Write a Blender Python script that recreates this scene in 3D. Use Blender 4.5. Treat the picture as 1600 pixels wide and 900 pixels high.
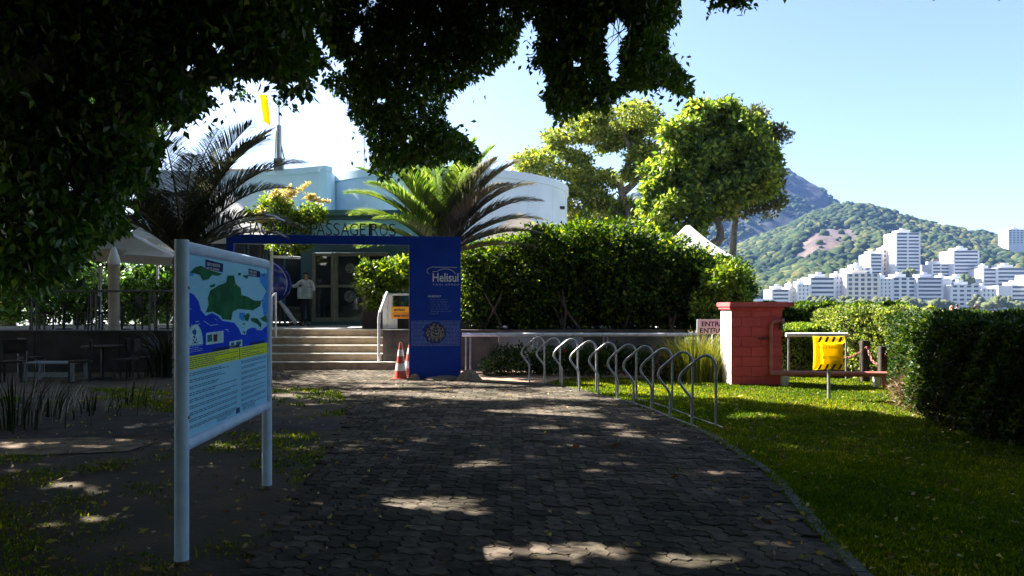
import bpy, bmesh, math, random
import numpy as np
from mathutils import Vector, Matrix

# ------------------------------------------------------------------ camera, sky, sun, exposure
F = 1156.0; H0 = 480.0; EYE = 1.6
scene = bpy.context.scene
for o in list(bpy.data.objects): bpy.data.objects.remove(o)
col = scene.collection
cam_d = bpy.data.cameras.new('camera'); cam = bpy.data.objects.new('camera', cam_d); col.objects.link(cam)
cam.location = (0, 0, EYE); cam.rotation_euler = (math.radians(90), 0, 0)
cam_d.sensor_width = 36; cam_d.lens = 36*F/1600; cam_d.shift_y = (H0-450)/1600
cam_d.clip_start = 0.05; cam_d.clip_end = 6000
scene.camera = cam
scene.render.resolution_x = 1024; scene.render.resolution_y = 576

SUN_H = Vector((-0.87, 0.49)).normalized(); SUN_EL = math.radians(42)
world = bpy.data.worlds.new('World'); scene.world = world; world.use_nodes = True
wt = world.node_tree; wt.nodes.clear()
wo = wt.nodes.new('ShaderNodeOutputWorld'); wb = wt.nodes.new('ShaderNodeBackground'); sk = wt.nodes.new('ShaderNodeTexSky')
sk.sky_type = 'NISHITA'; sk.sun_disc = False; sk.sun_elevation = SUN_EL
sk.sun_rotation = math.atan2(SUN_H.x, SUN_H.y); sk.dust_density = 1.4; sk.ozone_density = 1.3; sk.air_density = 0.9
wb.inputs['Strength'].default_value = 0.05
wt.links.new(sk.outputs[0], wb.inputs[0]); wt.links.new(wb.outputs[0], wo.inputs[0])
sun_d = bpy.data.lights.new('sun', 'SUN'); sun_d.energy = 5.0; sun_d.angle = math.radians(0.5); sun_d.color = (1, .95, .86)
sun = bpy.data.objects.new('sun', sun_d); col.objects.link(sun)
S = Vector((SUN_H.x*math.cos(SUN_EL), SUN_H.y*math.cos(SUN_EL), math.sin(SUN_EL)))
sun.rotation_euler = S.to_track_quat('Z', 'Y').to_euler(); sun.location = (-20, 10, 30)
scene.view_settings.view_transform = 'Standard'; scene.view_settings.look = 'None'
scene.view_settings.exposure = 2.6; scene.view_settings.gamma = 1.0
CXU = -S.x/S.z; CYU = -S.y/S.z        # shadow shift per metre of height

rnd = random.Random(7); rng = np.random.default_rng(11)
PI = math.pi
def px(x, y, d): return Vector(((x-800)*d/F, d, EYE-(y-H0)*d/F))
def gp(x, y, z=0.0):
    d = (EYE-z)*F/(y-H0); return Vector(((x-800)*d/F, d, z))
def gdep(y, z=0.0): return (EYE-z)*F/(y-H0)

# ------------------------------------------------------------------ materials
MATS = {}
def mat(name, c, rough=.6, c2=None, scale=6., bump=0., bscale=40., metal=0., spec=None, detail=4., lo=.35, hi=.65, coord='Object', alpha=None):
    if name in MATS: return MATS[name]
    m = bpy.data.materials.new(name); m.use_nodes = True; MATS[name] = m
    nt = m.node_tree; b = nt.nodes['Principled BSDF']
    b.inputs['Roughness'].default_value = rough; b.inputs['Metallic'].default_value = metal
    if spec is not None: b.inputs['Specular IOR Level'].default_value = spec
    tc = nt.nodes.new('ShaderNodeTexCoord')
    if c2 is None: c2 = tuple(v*.82 for v in c)
    n = nt.nodes.new('ShaderNodeTexNoise'); n.inputs['Scale'].default_value = scale; n.inputs['Detail'].default_value = detail
    nt.links.new(tc.outputs[coord], n.inputs['Vector'])
    r = nt.nodes.new('ShaderNodeValToRGB'); nt.links.new(n.outputs['Fac'], r.inputs[0])
    r.color_ramp.elements[0].position = lo; r.color_ramp.elements[1].position = hi
    r.color_ramp.elements[0].color = (*c, 1); r.color_ramp.elements[1].color = (*c2, 1)
    nt.links.new(r.outputs[0], b.inputs['Base Color'])
    if bump:
        n2 = nt.nodes.new('ShaderNodeTexNoise'); n2.inputs['Scale'].default_value = bscale; n2.inputs['Detail'].default_value = 5
        nt.links.new(tc.outputs[coord], n2.inputs['Vector'])
        bp = nt.nodes.new('ShaderNodeBump'); bp.inputs['Strength'].default_value = bump; bp.inputs['Distance'].default_value = .02
        nt.links.new(n2.outputs['Fac'], bp.inputs['Height']); nt.links.new(bp.outputs[0], b.inputs['Normal'])
    return m
def leaf_mat(name, cols, trans=.45, tcol=None, rough=.45, attr='rnd', spec=.4, pos=None):
    m = bpy.data.materials.new(name); m.use_nodes = True; MATS[name] = m
    nt = m.node_tree; b = nt.nodes['Principled BSDF']; out = nt.nodes['Material Output']
    b.inputs['Roughness'].default_value = rough; b.inputs['Specular IOR Level'].default_value = spec
    a = nt.nodes.new('ShaderNodeAttribute'); a.attribute_name = attr
    r = nt.nodes.new('ShaderNodeValToRGB'); nt.links.new(a.outputs['Fac'], r.inputs[0])
    e = r.color_ramp.elements
    while len(e) < len(cols): e.new(.5)
    for i, c in enumerate(cols):
        e[i].position = pos[i] if pos else i/(len(cols)-1); e[i].color = (*c, 1)
    nt.links.new(r.outputs[0], b.inputs['Base Color'])
    t = nt.nodes.new('ShaderNodeBsdfTranslucent')
    mx = nt.nodes.new('ShaderNodeMix'); mx.data_type = 'RGBA'; mx.blend_type = 'MULTIPLY'; mx.inputs[0].default_value = 1
    nt.links.new(r.outputs[0], mx.inputs[6]); mx.inputs[7].default_value = (*(tcol or (2.2, 2.2, .8)), 1)
    nt.links.new(mx.outputs[2], t.inputs[0])
    ms = nt.nodes.new('ShaderNodeMixShader'); ms.inputs[0].default_value = trans
    nt.links.new(b.outputs[0], ms.inputs[1]); nt.links.new(t.outputs[0], ms.inputs[2]); nt.links.new(ms.outputs[0], out.inputs[0])
    return m
def pmat(name, c, rough=.6, c2=None, scale=6., **k): return mat(name, c, .8, c2, scale, spec=.1, **k)
def glass_mat(name, c, rough=.05):
    m = mat(name, c, rough, c2=tuple(v*1.3 for v in c), scale=.6, spec=.8); return m
def trans_mat(name, c, t=.5, rough=.6):
    m = mat(name, c, rough, scale=3.)
    nt = m.node_tree; b = nt.nodes['Principled BSDF']; out = nt.nodes['Material Output']
    tr = nt.nodes.new('ShaderNodeBsdfTranslucent'); tr.inputs[0].default_value = (*c, 1)
    ms = nt.nodes.new('ShaderNodeMixShader'); ms.inputs[0].default_value = t
    nt.links.new(b.outputs[0], ms.inputs[1]); nt.links.new(tr.outputs[0], ms.inputs[2]); nt.links.new(ms.outputs[0], out.inputs[0])
    return m

# ------------------------------------------------------------------ object helpers
def tag(o, label=None, cat=None, group=None, kind=None):
    if label: o['label'] = label
    if cat: o['category'] = cat
    if group: o['group'] = group
    if kind: o['kind'] = kind
    return o
def link_mesh(name, me, m=None, parent=None):
    if m is not None: me.materials.append(m)
    o = bpy.data.objects.new(name, me); col.objects.link(o)
    if parent is not None: o.parent = parent
    return o
def thing(name, loc, label, cat, group=None, rz=0.):
    o = bpy.data.objects.new(name, None); col.objects.link(o); o.location = loc; o.rotation_euler = (0, 0, rz)
    o.empty_display_size = .2
    return tag(o, label, cat, group)
def copy_tree(o, parent=None):
    c = o.copy(); col.objects.link(c)
    if parent is not None:
        c.parent = parent
    for ch in list(o.children): copy_tree(ch, c)
    return c
class MB:
    def __init__(s): s.v = []; s.f = []
    def add(s, vs, fs):
        n = len(s.v); s.v += [tuple(v) for v in vs]; s.f += [tuple(i+n for i in f) for f in fs]; return s
    def box(s, c, d, M=None):
        cx, cy, cz = c; x, y, z = d[0]/2, d[1]/2, d[2]/2
        vs = [Vector((cx+a*x, cy+b*y, cz+e*z)) for a in (-1, 1) for b in (-1, 1) for e in (-1, 1)]
        if M is not None: vs = [M @ v for v in vs]
        return s.add(vs, [(0, 1, 3, 2), (4, 6, 7, 5), (0, 4, 5, 1), (2, 3, 7, 6), (0, 2, 6, 4), (1, 5, 7, 3)])
    def bb(s, x0, x1, y0, y1, z0, z1): return s.box(((x0+x1)/2, (y0+y1)/2, (z0+z1)/2), (x1-x0, y1-y0, z1-z0))
    def tube(s, pts, r, n=8, cap=True):
        pts = [Vector(p) for p in pts]; rs = r if hasattr(r, '__len__') else [r]*len(pts)
        vs = []; fs = []; prev = None
        for i, p in enumerate(pts):
            t = (pts[min(i+1, len(pts)-1)]-pts[max(i-1, 0)]).normalized()
            if prev is None:
                a = t.orthogonal().normalized()
            else:
                a = (prev-t*prev.dot(t)).normalized()
            prev = a; b = t.cross(a)
            for k in range(n):
                an = 2*PI*k/n; vs.append(p+(a*math.cos(an)+b*math.sin(an))*rs[i])
        for i in range(len(pts)-1):
            for k in range(n):
                k2 = (k+1) % n; fs.append((i*n+k, i*n+k2, (i+1)*n+k2, (i+1)*n+k))
        if cap:
            fs.append(tuple(range(n))[::-1]); fs.append(tuple(range((len(pts)-1)*n, len(pts)*n)))
        return s.add(vs, fs)
    def lathe(s, prof, c=(0, 0, 0), n=20):
        pts = [Vector((c[0], c[1], c[2]+z)) for r, z in prof]
        vs = []; fs = []
        for (r, z) in prof:
            for k in range(n):
                a = 2*PI*k/n; vs.append((c[0]+r*math.cos(a), c[1]+r*math.sin(a), c[2]+z))
        for i in range(len(prof)-1):
            for k in range(n):
                k2 = (k+1) % n; fs.append((i*n+k, i*n+k2, (i+1)*n+k2, (i+1)*n+k))
        fs.append(tuple(range(n))[::-1]); fs.append(tuple(range((len(prof)-1)*n, len(prof)*n)))
        return s.add(vs, fs)
    def prism(s, poly, z0, z1):
        n = len(poly); vs = [(p[0], p[1], z0) for p in poly]+[(p[0], p[1], z1) for p in poly]
        fs = [tuple(range(n))[::-1], tuple(range(n, 2*n))]+[(i, (i+1) % n, n+(i+1) % n, n+i) for i in range(n)]
        return s.add(vs, fs)
    def build(s, name, m, parent=None, bevel=0., smooth=False, M=None, seg=2):
        me = bpy.data.meshes.new(name); me.from_pydata(s.v, [], s.f)
        bm = bmesh.new(); bm.from_mesh(me)
        bmesh.ops.recalc_face_normals(bm, faces=bm.faces)
        if bevel:
            es = [e for e in bm.edges if len(e.link_faces) == 2 and e.calc_face_angle(0) > .5]
            bmesh.ops.bevel(bm, geom=es, offset=bevel, segments=seg, affect='EDGES', clamp_overlap=True)
        if smooth:
            for f in bm.faces: f.smooth = True
            for e in bm.edges:
                if len(e.link_faces) == 2 and e.calc_face_angle(0) > .7: e.smooth = False
        if M is not None: bm.transform(M)
        bm.to_mesh(me); bm.free()
        return link_mesh(name, me, m, parent)
def np_mesh(name, V, Fc, m, parent=None, rndv=None, smooth=False):
    me = bpy.data.meshes.new(name); V = np.asarray(V, np.float32); Fc = np.asarray(Fc, np.int32)
    k = Fc.shape[1]; me.vertices.add(len(V)); me.vertices.foreach_set('co', V.ravel())
    me.loops.add(Fc.size); me.loops.foreach_set('vertex_index', Fc.ravel())
    me.polygons.add(len(Fc)); me.polygons.foreach_set('loop_start', np.arange(0, Fc.size, k, dtype=np.int32))
    if smooth: me.polygons.foreach_set('use_smooth', np.ones(len(Fc), bool))
    me.update(calc_edges=True)
    if rndv is not None:
        a = me.attributes.new('rnd', 'FLOAT', 'FACE'); a.data.foreach_set('value', np.asarray(rndv, np.float32))
    return link_mesh(name, me, m, parent)
def norm(a): return a/np.maximum(np.linalg.norm(a, axis=1, keepdims=True), 1e-9)
def leaf_geo(P, axis, L, W, fold=.25, droop=0.):
    n = len(P); ax = norm(axis); r = norm(np.cross(ax, rng.normal(size=(n, 3)))); nn = np.cross(ax, r)
    L = np.broadcast_to(L, (n,))[:, None]; W = np.broadcast_to(W, (n,))[:, None]
    mid = P+ax*L*.42; V = np.empty((n, 4, 3))
    V[:, 0] = P; V[:, 1] = mid+r*W*.5+nn*W*fold; V[:, 2] = P+ax*L+nn*L*droop; V[:, 3] = mid-r*W*.5+nn*W*fold
    b = np.arange(n)[:, None]*4
    Fc = np.concatenate([b+np.array([[0, 1, 2]]), b+np.array([[0, 2, 3]])], 0)
    return V.reshape(-1, 3), Fc
def leaves(name, P, m, L=.1, W=.05, down=.3, out=None, parent=None, val=None, jit=.35):
    n = len(P)
    if n == 0: return None
    ax = rng.normal(size=(n, 3)); ax[:, 2] -= down*2
    if out is not None: ax = ax+out*1.3
    Ls = L*rng.uniform(.7, 1.3, n)
    V, Fc = leaf_geo(P, ax, Ls, Ls*(W/L))
    v = rng.uniform(0, 1, n) if val is None else np.clip(val+rng.normal(size=n)*jit*.5, 0, 1)
    return np_mesh(name, V, Fc, m, parent, np.concatenate([v, v]))
def in_poly(x, y, poly):
    x = np.asarray(x); y = np.asarray(y); ins = np.zeros(x.shape, bool); n = len(poly)
    for i in range(n):
        x0, y0 = poly[i][0], poly[i][1]; x1, y1 = poly[(i+1) % n][0], poly[(i+1) % n][1]
        c = ((y0 > y) != (y1 > y)); 
        with np.errstate(divide='ignore', invalid='ignore'):
            xi = (x1-x0)*(y-y0)/(y1-y0+1e-12)+x0
        ins ^= c & (x < xi)
    return ins
def sheet(name, poly, z, m, label=None):
    me = bpy.data.meshes.new(name); me.from_pydata([(p[0], p[1], z) for p in poly], [], [tuple(range(len(poly)))])
    bm = bmesh.new(); bm.from_mesh(me); bmesh.ops.triangulate(bm, faces=bm.faces)
    for f in bm.faces:
        if f.normal.z < 0: f.normal_flip()
    bm.to_mesh(me); bm.free()
    o = link_mesh(name, me, m); return tag(o, kind='structure')
def text_mesh(name, s, size, m, parent=None, M=None, ext=.003, ax='LEFT', off=0., width=None, bevel=0.):
    cu = bpy.data.curves.new(name, 'FONT'); cu.body = s; cu.size = size; cu.extrude = ext; cu.align_x = ax; cu.offset = off; cu.resolution_u = 3
    o = bpy.data.objects.new(name, cu); col.objects.link(o)
    dg = bpy.context.evaluated_depsgraph_get(); dg.update()
    me = bpy.data.meshes.new_from_object(o.evaluated_get(dg)); bpy.data.objects.remove(o)
    me.name = name
    if width:
        xs = [v.co.x for v in me.vertices]; w = max(xs)-min(xs)
        me.transform(Matrix.Diagonal((width/w, 1, 1, 1)))
    if M is not None: me.transform(M)
    me.materials.clear()
    return link_mesh(name, me, m, parent)
UPR = Matrix.Rotation(PI/2, 4, 'X')           # text in XY -> facing -Y

# base materials
M_red = mat('red_masonry_paint', (.66, .095, .105), .9, (.54, .07, .08), 3, .25, 60)
M_white = mat('white_masonry_paint', (.8, .79, .75), .7, (.66, .64, .6), 4, .15, 60)
M_bluepaint = mat('gate_blue_paint', (.008, .045, .38), .6, (.006, .038, .32), 2.5, .05, 80, spec=.2)
M_post = mat('pale_blue_enamel', (.54, .7, .92), .4, (.4, .54, .74), 7, .12, 60, spec=.3, lo=.42, hi=.75, detail=8)
M_steel = mat('galvanised_steel', (.42, .43, .46), .38, (.26, .265, .28), 12, .1, 90, metal=.6)
M_wpaint = mat('white_rail_paint', (.72, .72, .72), .45, (.5, .5, .5), 8)
M_dark = mat('dark_metal', (.03, .03, .035), .5)
M_stone = mat('sandstone_step', (.42, .31, .2), .8, (.27, .2, .13), 5, .4, 30)
M_nose = mat('pale_step_edge', (.62, .58, .5), .7, (.5, .46, .4), 6)
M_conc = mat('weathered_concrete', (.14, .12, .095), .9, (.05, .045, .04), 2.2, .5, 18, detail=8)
M_platform = mat('terrace_floor', (.4, .38, .35), .7, (.32, .3, .28), 3, .2, 30)
M_wall_b = mat('light_blue_render', (.68, .84, .92), .8, (.6, .76, .86), 1.0, .15, 25, lo=.4, hi=.75, detail=9)
M_wall_w = mat('pale_blue_white_render', (.74, .86, .95), .8, (.62, .74, .84), .9, .15, 25, lo=.42, hi=.8, detail=9)
M_teal = mat('teal_render', (.06, .15, .18), .8, (.05, .12, .15), 1.5)
M_glassd = glass_mat('dark_glass', (.018, .024, .026))
M_doorf = mat('beige_door_frame', (.22, .21, .15), .6, (.18, .17, .12), 4)
M_bark = mat('bark', (.13, .1, .07), .9, (.06, .045, .035), 9, .8, 25, detail=8)
M_barkg = mat('grey_bark', (.2, .17, .14), .9, (.1, .085, .07), 7, .8, 22, detail=8)
M_rust = mat('red_pipe_paint', (.5, .17, .14), .6, (.36, .11, .09), 6, .2, 50)
M_wood = mat('dark_weathered_wood', (.05, .035, .025), .85, (.02, .015, .012), 8, .6, 40)
M_orange = mat('orange_plastic', (.85, .3, .02), .5, (.8, .26, .02), 3)
M_black = mat('black_print', (.012, .012, .014), .5)
M_sand = mat('trodden_soil', (.2, .13, .075), .95, (.09, .055, .03), 3, .7, 30, detail=8)
M_paver = mat('paver_concrete', (.13, .106, .082), .95, (.07, .058, .048), 14, .55, 120, detail=8, spec=.12)
M_joint = mat('joint_soil', (.035, .03, .022), 1., (.02, .018, .012), 20, .5, 60)
M_pave2 = mat('side_path_concrete', (.085, .08, .072), .95, (.05, .046, .042), 3, .5, 40, detail=8, spec=.12)
M_kerb = mat('kerb_concrete', (.11, .1, .09), .9, (.07, .06, .055), 5, .5, 60)
M_tent = trans_mat('tent_fabric', (.5, .46, .42), .25)
M_tentw = trans_mat('white_tent_fabric', (.78, .76, .75), .3)

# per-object tint for pavers
nt = M_paver.node_tree; oi = nt.nodes.new('ShaderNodeObjectInfo'); at = nt.nodes.new('ShaderNodeAttribute'); at.attribute_name = 'rnd'
ad = nt.nodes.new('ShaderNodeMath'); ad.operation = 'ADD'; nt.links.new(oi.outputs['Random'], ad.inputs[0]); nt.links.new(at.outputs['Fac'], ad.inputs[1])
fr = nt.nodes.new('ShaderNodeMath'); fr.operation = 'FRACT'; nt.links.new(ad.outputs[0], fr.inputs[0])
mp = nt.nodes.new('ShaderNodeMapRange'); mp.inputs[3].default_value = .55; mp.inputs[4].default_value = 1.4; nt.links.new(fr.outputs[0], mp.inputs[0])
mx = nt.nodes.new('ShaderNodeMix'); mx.data_type = 'RGBA'; mx.blend_type = 'MULTIPLY'; mx.inputs[0].default_value = 1
b = nt.nodes['Principled BSDF']; src = b.inputs['Base Color'].links[0].from_socket
nt.links.new(src, mx.inputs[6]); nt.links.new(mp.outputs[0], mx.inputs[7]); nt.links.new(mx.outputs[2], b.inputs['Base Color'])
sn = nt.nodes.new('ShaderNodeTexNoise'); sn.inputs['Scale'].default_value = 1.3; sn.inputs['Detail'].default_value = 6; sn.inputs['Roughness'].default_value = .65
sr = nt.nodes.new('ShaderNodeValToRGB'); sr.color_ramp.elements[0].position = .35; sr.color_ramp.elements[0].color = (.55, .6, .5, 1); sr.color_ramp.elements[1].position = .62; sr.color_ramp.elements[1].color = (1.15, 1.1, 1.08, 1)
nt.links.new(sn.outputs['Fac'], sr.inputs[0]); m2 = nt.nodes.new('ShaderNodeMix'); m2.data_type = 'RGBA'; m2.blend_type = 'MULTIPLY'; m2.inputs[0].default_value = 1
nt.links.new(mx.outputs[2], m2.inputs[6]); nt.links.new(sr.outputs[0], m2.inputs[7]); nt.links.new(m2.outputs[2], b.inputs['Base Color'])
for n in nt.nodes:
    if n.type == 'TEX_NOISE':
        g = nt.nodes.new('ShaderNodeNewGeometry'); nt.links.new(g.outputs['Position'], n.inputs['Vector'])

# ------------------------------------------------------------------ ground, path, water
M_soil = mat('lawn_soil', (.085, .055, .03), 1., (.035, .03, .012), 1.5, .8, 25, detail=9)
land = [(-1400, -50), (2100, -50), (2100, -20), (300, 40), (60, 52), (-1400, 60)]
o = sheet('ground', land, 0.0, M_soil)
seawall = MB(); seawall.bb(-200, 60, 52.3, 52.8, -2, .05).build('sea_wall', M_conc); tag(bpy.data.objects['sea_wall'], 'long grey concrete wall holding the lagoon bank behind the hedges', 'wall')

path_px = [(1400, 960), (1330, 898), (1262, 822), (1200, 744), (1110, 684), (1030, 648), (960, 624), (900, 609), (850, 600), (740, 597), (640, 597), (622, 579.5), (380, 579.5), (300, 585), (300, 608), (520, 609), (534, 616), (545, 640), (540, 656), (540, 672), (528, 690), (500, 722), (430, 832), (380, 900), (340, 960)]
PATH = [gp(x, y)[:2] for x, y in path_px]
sheet('path_bed', PATH, 0.006, M_joint)
side_px = [(-200, 620), (0, 628), (300, 648), (541, 656), (541, 672), (300, 678), (0, 693), (-200, 700)]
SIDE = [gp(x, y)[:2] for x, y in side_px]
sheet('side_path', SIDE, 0.004, M_pave2)
sand_px = [(-200, 690), (0, 688), (140, 684), (250, 690), (200, 706), (60, 712), (-200, 712)]
SAND = [gp(x, y)[:2] for x, y in sand_px]
sheet('soil_strip', SAND, 0.009, mat('pale_soil', (.26, .18, .11), .95, (.1, .065, .04), 5, .8, 30, detail=8))
bed_px = [(640, 578), (722, 597), (850, 600), (900, 590), (1120, 590), (1130, 575), (1500, 575), (1500, 560), (640, 560)]
sheet('planting_bed', [gp(x, y)[:2] for x, y in bed_px], 0.004, mat('bed_soil', (.34, .22, .14), .95, (.14, .08, .05), 4, .8, 30, detail=8))

# kerb strip along the right edge
kp = [Vector((*gp(x, y)[:2], 0)) for x, y in path_px[0:9]]
mb = MB()
for i in range(len(kp)-1):
    t = (kp[i+1]-kp[i]); n_seg = max(1, int(t.length/.5))
    tn = t.normalized(); nn = Vector((tn.y, -tn.x, 0))
    for k in range(n_seg):
        a = kp[i]+t*(k/n_seg)+tn*.004; b2 = kp[i]+t*((k+1)/n_seg)-tn*.004
        mb.add([a+nn*.01+Vector((0, 0, -.05)), b2+nn*.01+Vector((0, 0, -.05)), b2+nn*.11+Vector((0, 0, -.05)), a+nn*.11+Vector((0, 0, -.05)),
                a+nn*.01+Vector((0, 0, .022)), b2+nn*.01+Vector((0, 0, .022)), b2+nn*.11+Vector((0, 0, .02)), a+nn*.11+Vector((0, 0, .02))],
               [(0, 1, 2, 3), (4, 5, 6, 7), (0, 1, 5, 4), (1, 2, 6, 5), (2, 3, 7, 6), (3, 0, 4, 7)])
o = mb.build('kerb', M_kerb, bevel=.006); tag(o, kind='structure')

# wavy interlocking pavers, 90 degree herringbone
U = .125; A_W = .016
def paver_outline(ix, iy, hor, joint=.004, nseg=4):
    w, h = (2, 1) if hor else (1, 2)
    x0, y0 = ix*U, iy*U; pts = []
    def seg(a, b, m):
        for k in range(m): pts.append([a[0]+(b[0]-a[0])*k/m, a[1]+(b[1]-a[1])*k/m])
    j = joint
    c = [(x0+j, y0+j), (x0+w*U-j, y0+j), (x0+w*U-j, y0+h*U-j), (x0+j, y0+h*U-j)]
    seg(c[0], c[1], nseg*w); seg(c[1], c[2], nseg*h); seg(c[2], c[3], nseg*w); seg(c[3], c[0], nseg*h)
    out = []
    for x, y in pts:
        out.append((x+A_W*math.sin(2*PI*y/U), y+A_W*math.sin(2*PI*x/U)))
    return out
pav_root = bpy.data.objects.new('path', None); col.objects.link(pav_root); tag(pav_root, kind='structure')
cells = []
XR = (-9.5, 2.6)
for iy in range(int(3.2/U), int(19.2/U)):
    for ix in range(int(XR[0]/U), int(XR[1]/U)):
        k = (ix-iy) % 4
        if k == 0: cells.append((ix, iy, True, (ix+1)*U, (iy+.5)*U))
        elif k == 3: cells.append((ix, iy, False, (ix+.5)*U, (iy+1)*U))
cx = np.array([c[3] for c in cells]); cy = np.array([c[4] for c in cells])
keep = in_poly(cx, cy, PATH)
cells = [c for c, k in zip(cells, keep) if k]
def vis(c): return abs(c[3])/c[4] < .70 and c[4] > 4.2
cells.sort(key=lambda c: (not vis(c), c[4]))
def paver_geo(c, local=False, z=0., tilt=(0, 0)):
    ol = paver_outline(c[0], c[1], c[2]); x0, y0 = c[3], c[4]; n = len(ol); vs = []
    for (f, zz) in ((1., -.02), (1., .012), (.945, .0185)):
        for (x, y) in ol:
            dx, dy = (x-x0), (y-y0)
            m_ = 1 if f == 1 else 0
            sx = dx*f if c[2] is False or f == 1 else dx*(1-(1-f)*.5); sy = dy*f if c[2] or f == 1 else dy*(1-(1-f)*.5)
            vs.append(((0 if local else x0)+sx, (0 if local else y0)+sy, zz+z+(tilt[0]*dx+tilt[1]*dy if zz > 0 else 0)))
    fs = []
    for L in (0, 1):
        for i in range(n):
            j = (i+1) % n; fs.append((L*n+i, L*n+j, (L+1)*n+j, (L+1)*n+i))
    fs.append(tuple(range(2*n, 3*n)))
    return vs, fs
pm = {}
for c in cells[:300]:
    key = (c[2],)
    if key not in pm:
        vs, fs = paver_geo(c, True); me = bpy.data.meshes.new('paver'); me.from_pydata(vs, [], fs); me.materials.append(M_paver); pm[key] = me
    o = bpy.data.objects.new('paver', pm[key]); col.objects.link(o); o.parent = pav_root
    o.location = (c[3], c[4], rnd.uniform(-.005, .004)); o.rotation_euler = (rnd.uniform(-.035, .035), rnd.uniform(-.03, .03), rnd.uniform(-.015, .015))
mb = MB(); rv = []
for c in cells[300:]:
    vs, fs = paver_geo(c, False, rnd.uniform(-.0035, .0035), (rnd.uniform(-.025, .025), rnd.uniform(-.025, .025)))
    mb.add(vs, fs); rv += [rnd.random()]*len(fs)
me = bpy.data.meshes.new('pavers'); me.from_pydata(mb.v, [], mb.f)
a = me.attributes.new('rnd', 'FLOAT', 'FACE'); a.data.foreach_set('value', rv)
o = link_mesh('pavers', me, M_paver, pav_root); tag(o, kind='stuff')

# water and far shore
M_water = mat('lagoon_water', (.06, .1, .12), .08, (.08, .13, .15), .05, .6, 1.5, coord='Object')
sheet('water', [(-1400, 20), (2100, -45), (2100, 1850), (-1400, 1850)], -1.5, M_water)
M_far = mat('far_shore_soil', (.16, .17, .1), .95, (.25, .24, .2), .05)
mb = MB(); mb.bb(-500, 1500, 421, 1500, -3, -.9); o = mb.build('far_shore', M_far); tag(o, kind='structure')

# ------------------------------------------------------------------ canopy light map: where the sun reaches the ground through gaps
patch_px = [(690, 790, 95, 17), (760, 806, 45, 8), (758, 729, 56, 7), (542, 707, 26, 5), (620, 728, 12, 3), (880, 868, 150, 20), (1010, 852, 60, 12), (1100, 880, 100, 16), (925, 822, 40, 6),
            (1150, 742, 40, 5), (1085, 740, 30, 5), (1062, 690, 26, 4), (1070, 698, 20, 3), (965, 668, 22, 4), (690, 641, 26, 4), (840, 648, 60, 7), (770, 620, 90, 8), (900, 640, 40, 5), (1110, 830, 45, 6),
            (60, 694, 60, 4), (140, 700, 50, 3.5), (205, 690, 30, 3), (20, 700, 30, 4), (105, 758, 50, 7), (160, 770, 30, 8), (440, 680, 34, 5), (480, 650, 40, 6), (455, 768, 30, 6), (585, 672, 22, 3), (1175, 652, 46, 5), (1340, 690, 20, 5), (1395, 708, 34, 4),
            (1240, 700, 30, 4), (60, 650, 14, 2), (250, 662, 30, 2.5), (215, 667, 25, 2.5), (560, 700, 20, 4), (480, 700, 30, 4), (425, 664, 22, 4), (1190, 712, 18, 3), (20, 820, 30, 6), (600, 615, 60, 3), (450, 618, 30, 3), (160, 810, 50, 6), (380, 700, 20, 4), (1230, 860, 50, 8), (960, 795, 24, 3), (820, 760, 26, 3), (640, 760, 22, 3), (560, 830, 34, 5), (1180, 800, 26, 4), (900, 700, 22, 3), (1000, 715, 24, 3), (720, 668, 30, 3), (610, 660, 28, 3), (860, 672, 30, 3), (1010, 655, 26, 3), (600, 690, 20, 3), (760, 880, 40, 6), (330, 730, 30, 4), (230, 790, 30, 5), (180, 735, 40, 4), (1260, 745, 26, 3), (1450, 760, 30, 4), (1350, 800, 30, 5), (1500, 700, 26, 3)]
r_p = random.Random(21)
for _ in range(95):
    y_ = 620+275*r_p.random()**.8; t_ = r_p.random()**.75; xl_ = 545-(y_-640)*.75 if y_ > 672 else 545; xr_ = 960+(y_-624)*1.5
    patch_px.append((xl_+(xr_-xl_)*t_, y_, r_p.uniform(9, 32)*(y_/750), r_p.uniform(2.2, 5)*(y_/750)))
for _ in range(40): y_ = r_p.uniform(690, 890); patch_px.append((r_p.uniform(0, 420), y_, r_p.uniform(8, 28), r_p.uniform(1.5, 4)))
PT = []
for x, y, hw, hh in patch_px:
    d = gdep(y); PT.append(((x-800)*d/F, d, hw*d/F, hh*d*d/(EYE*F)*.85))
def wig(u, v): return .5*np.sin(u*2.1+v*1.7)+.3*np.sin(u*4.7-v*3.9+1)+.2*np.sin(u*9.3+v*8.1)
def lit(u, v):
    w = wig(u, v)
    L = (v > 12.9+.35*w-1.1*(np.clip(u, 3.8, 7)-3.8)) & (u > 2.6+w*.5)
    L |= (v > 13.2+.6*w) & (u > .6) 
    L |= (v > 16.6+.4*w) & (u > -3.9)
    L |= (v > 19.5) & (u > -4.8)
    L |= (v > 12.6) & (u > -3) & (u < 3) & (np.sin(u*2.3+v*5.2+1.3*np.sin(u*1.1))+.5*w > -.15)
    for (a, b_, ru, rv_) in PT:
        L |= (((u-a)/ru)**2+((v-b_)/rv_)**2)*(1+.35*np.sin(u*17+v*9+a)*np.sin(v*15-u*7)+.25*np.sin(u*31-v*27)) < (1.05+.5*w+rng.normal(size=np.shape(u))*.1)
    return L

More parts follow.
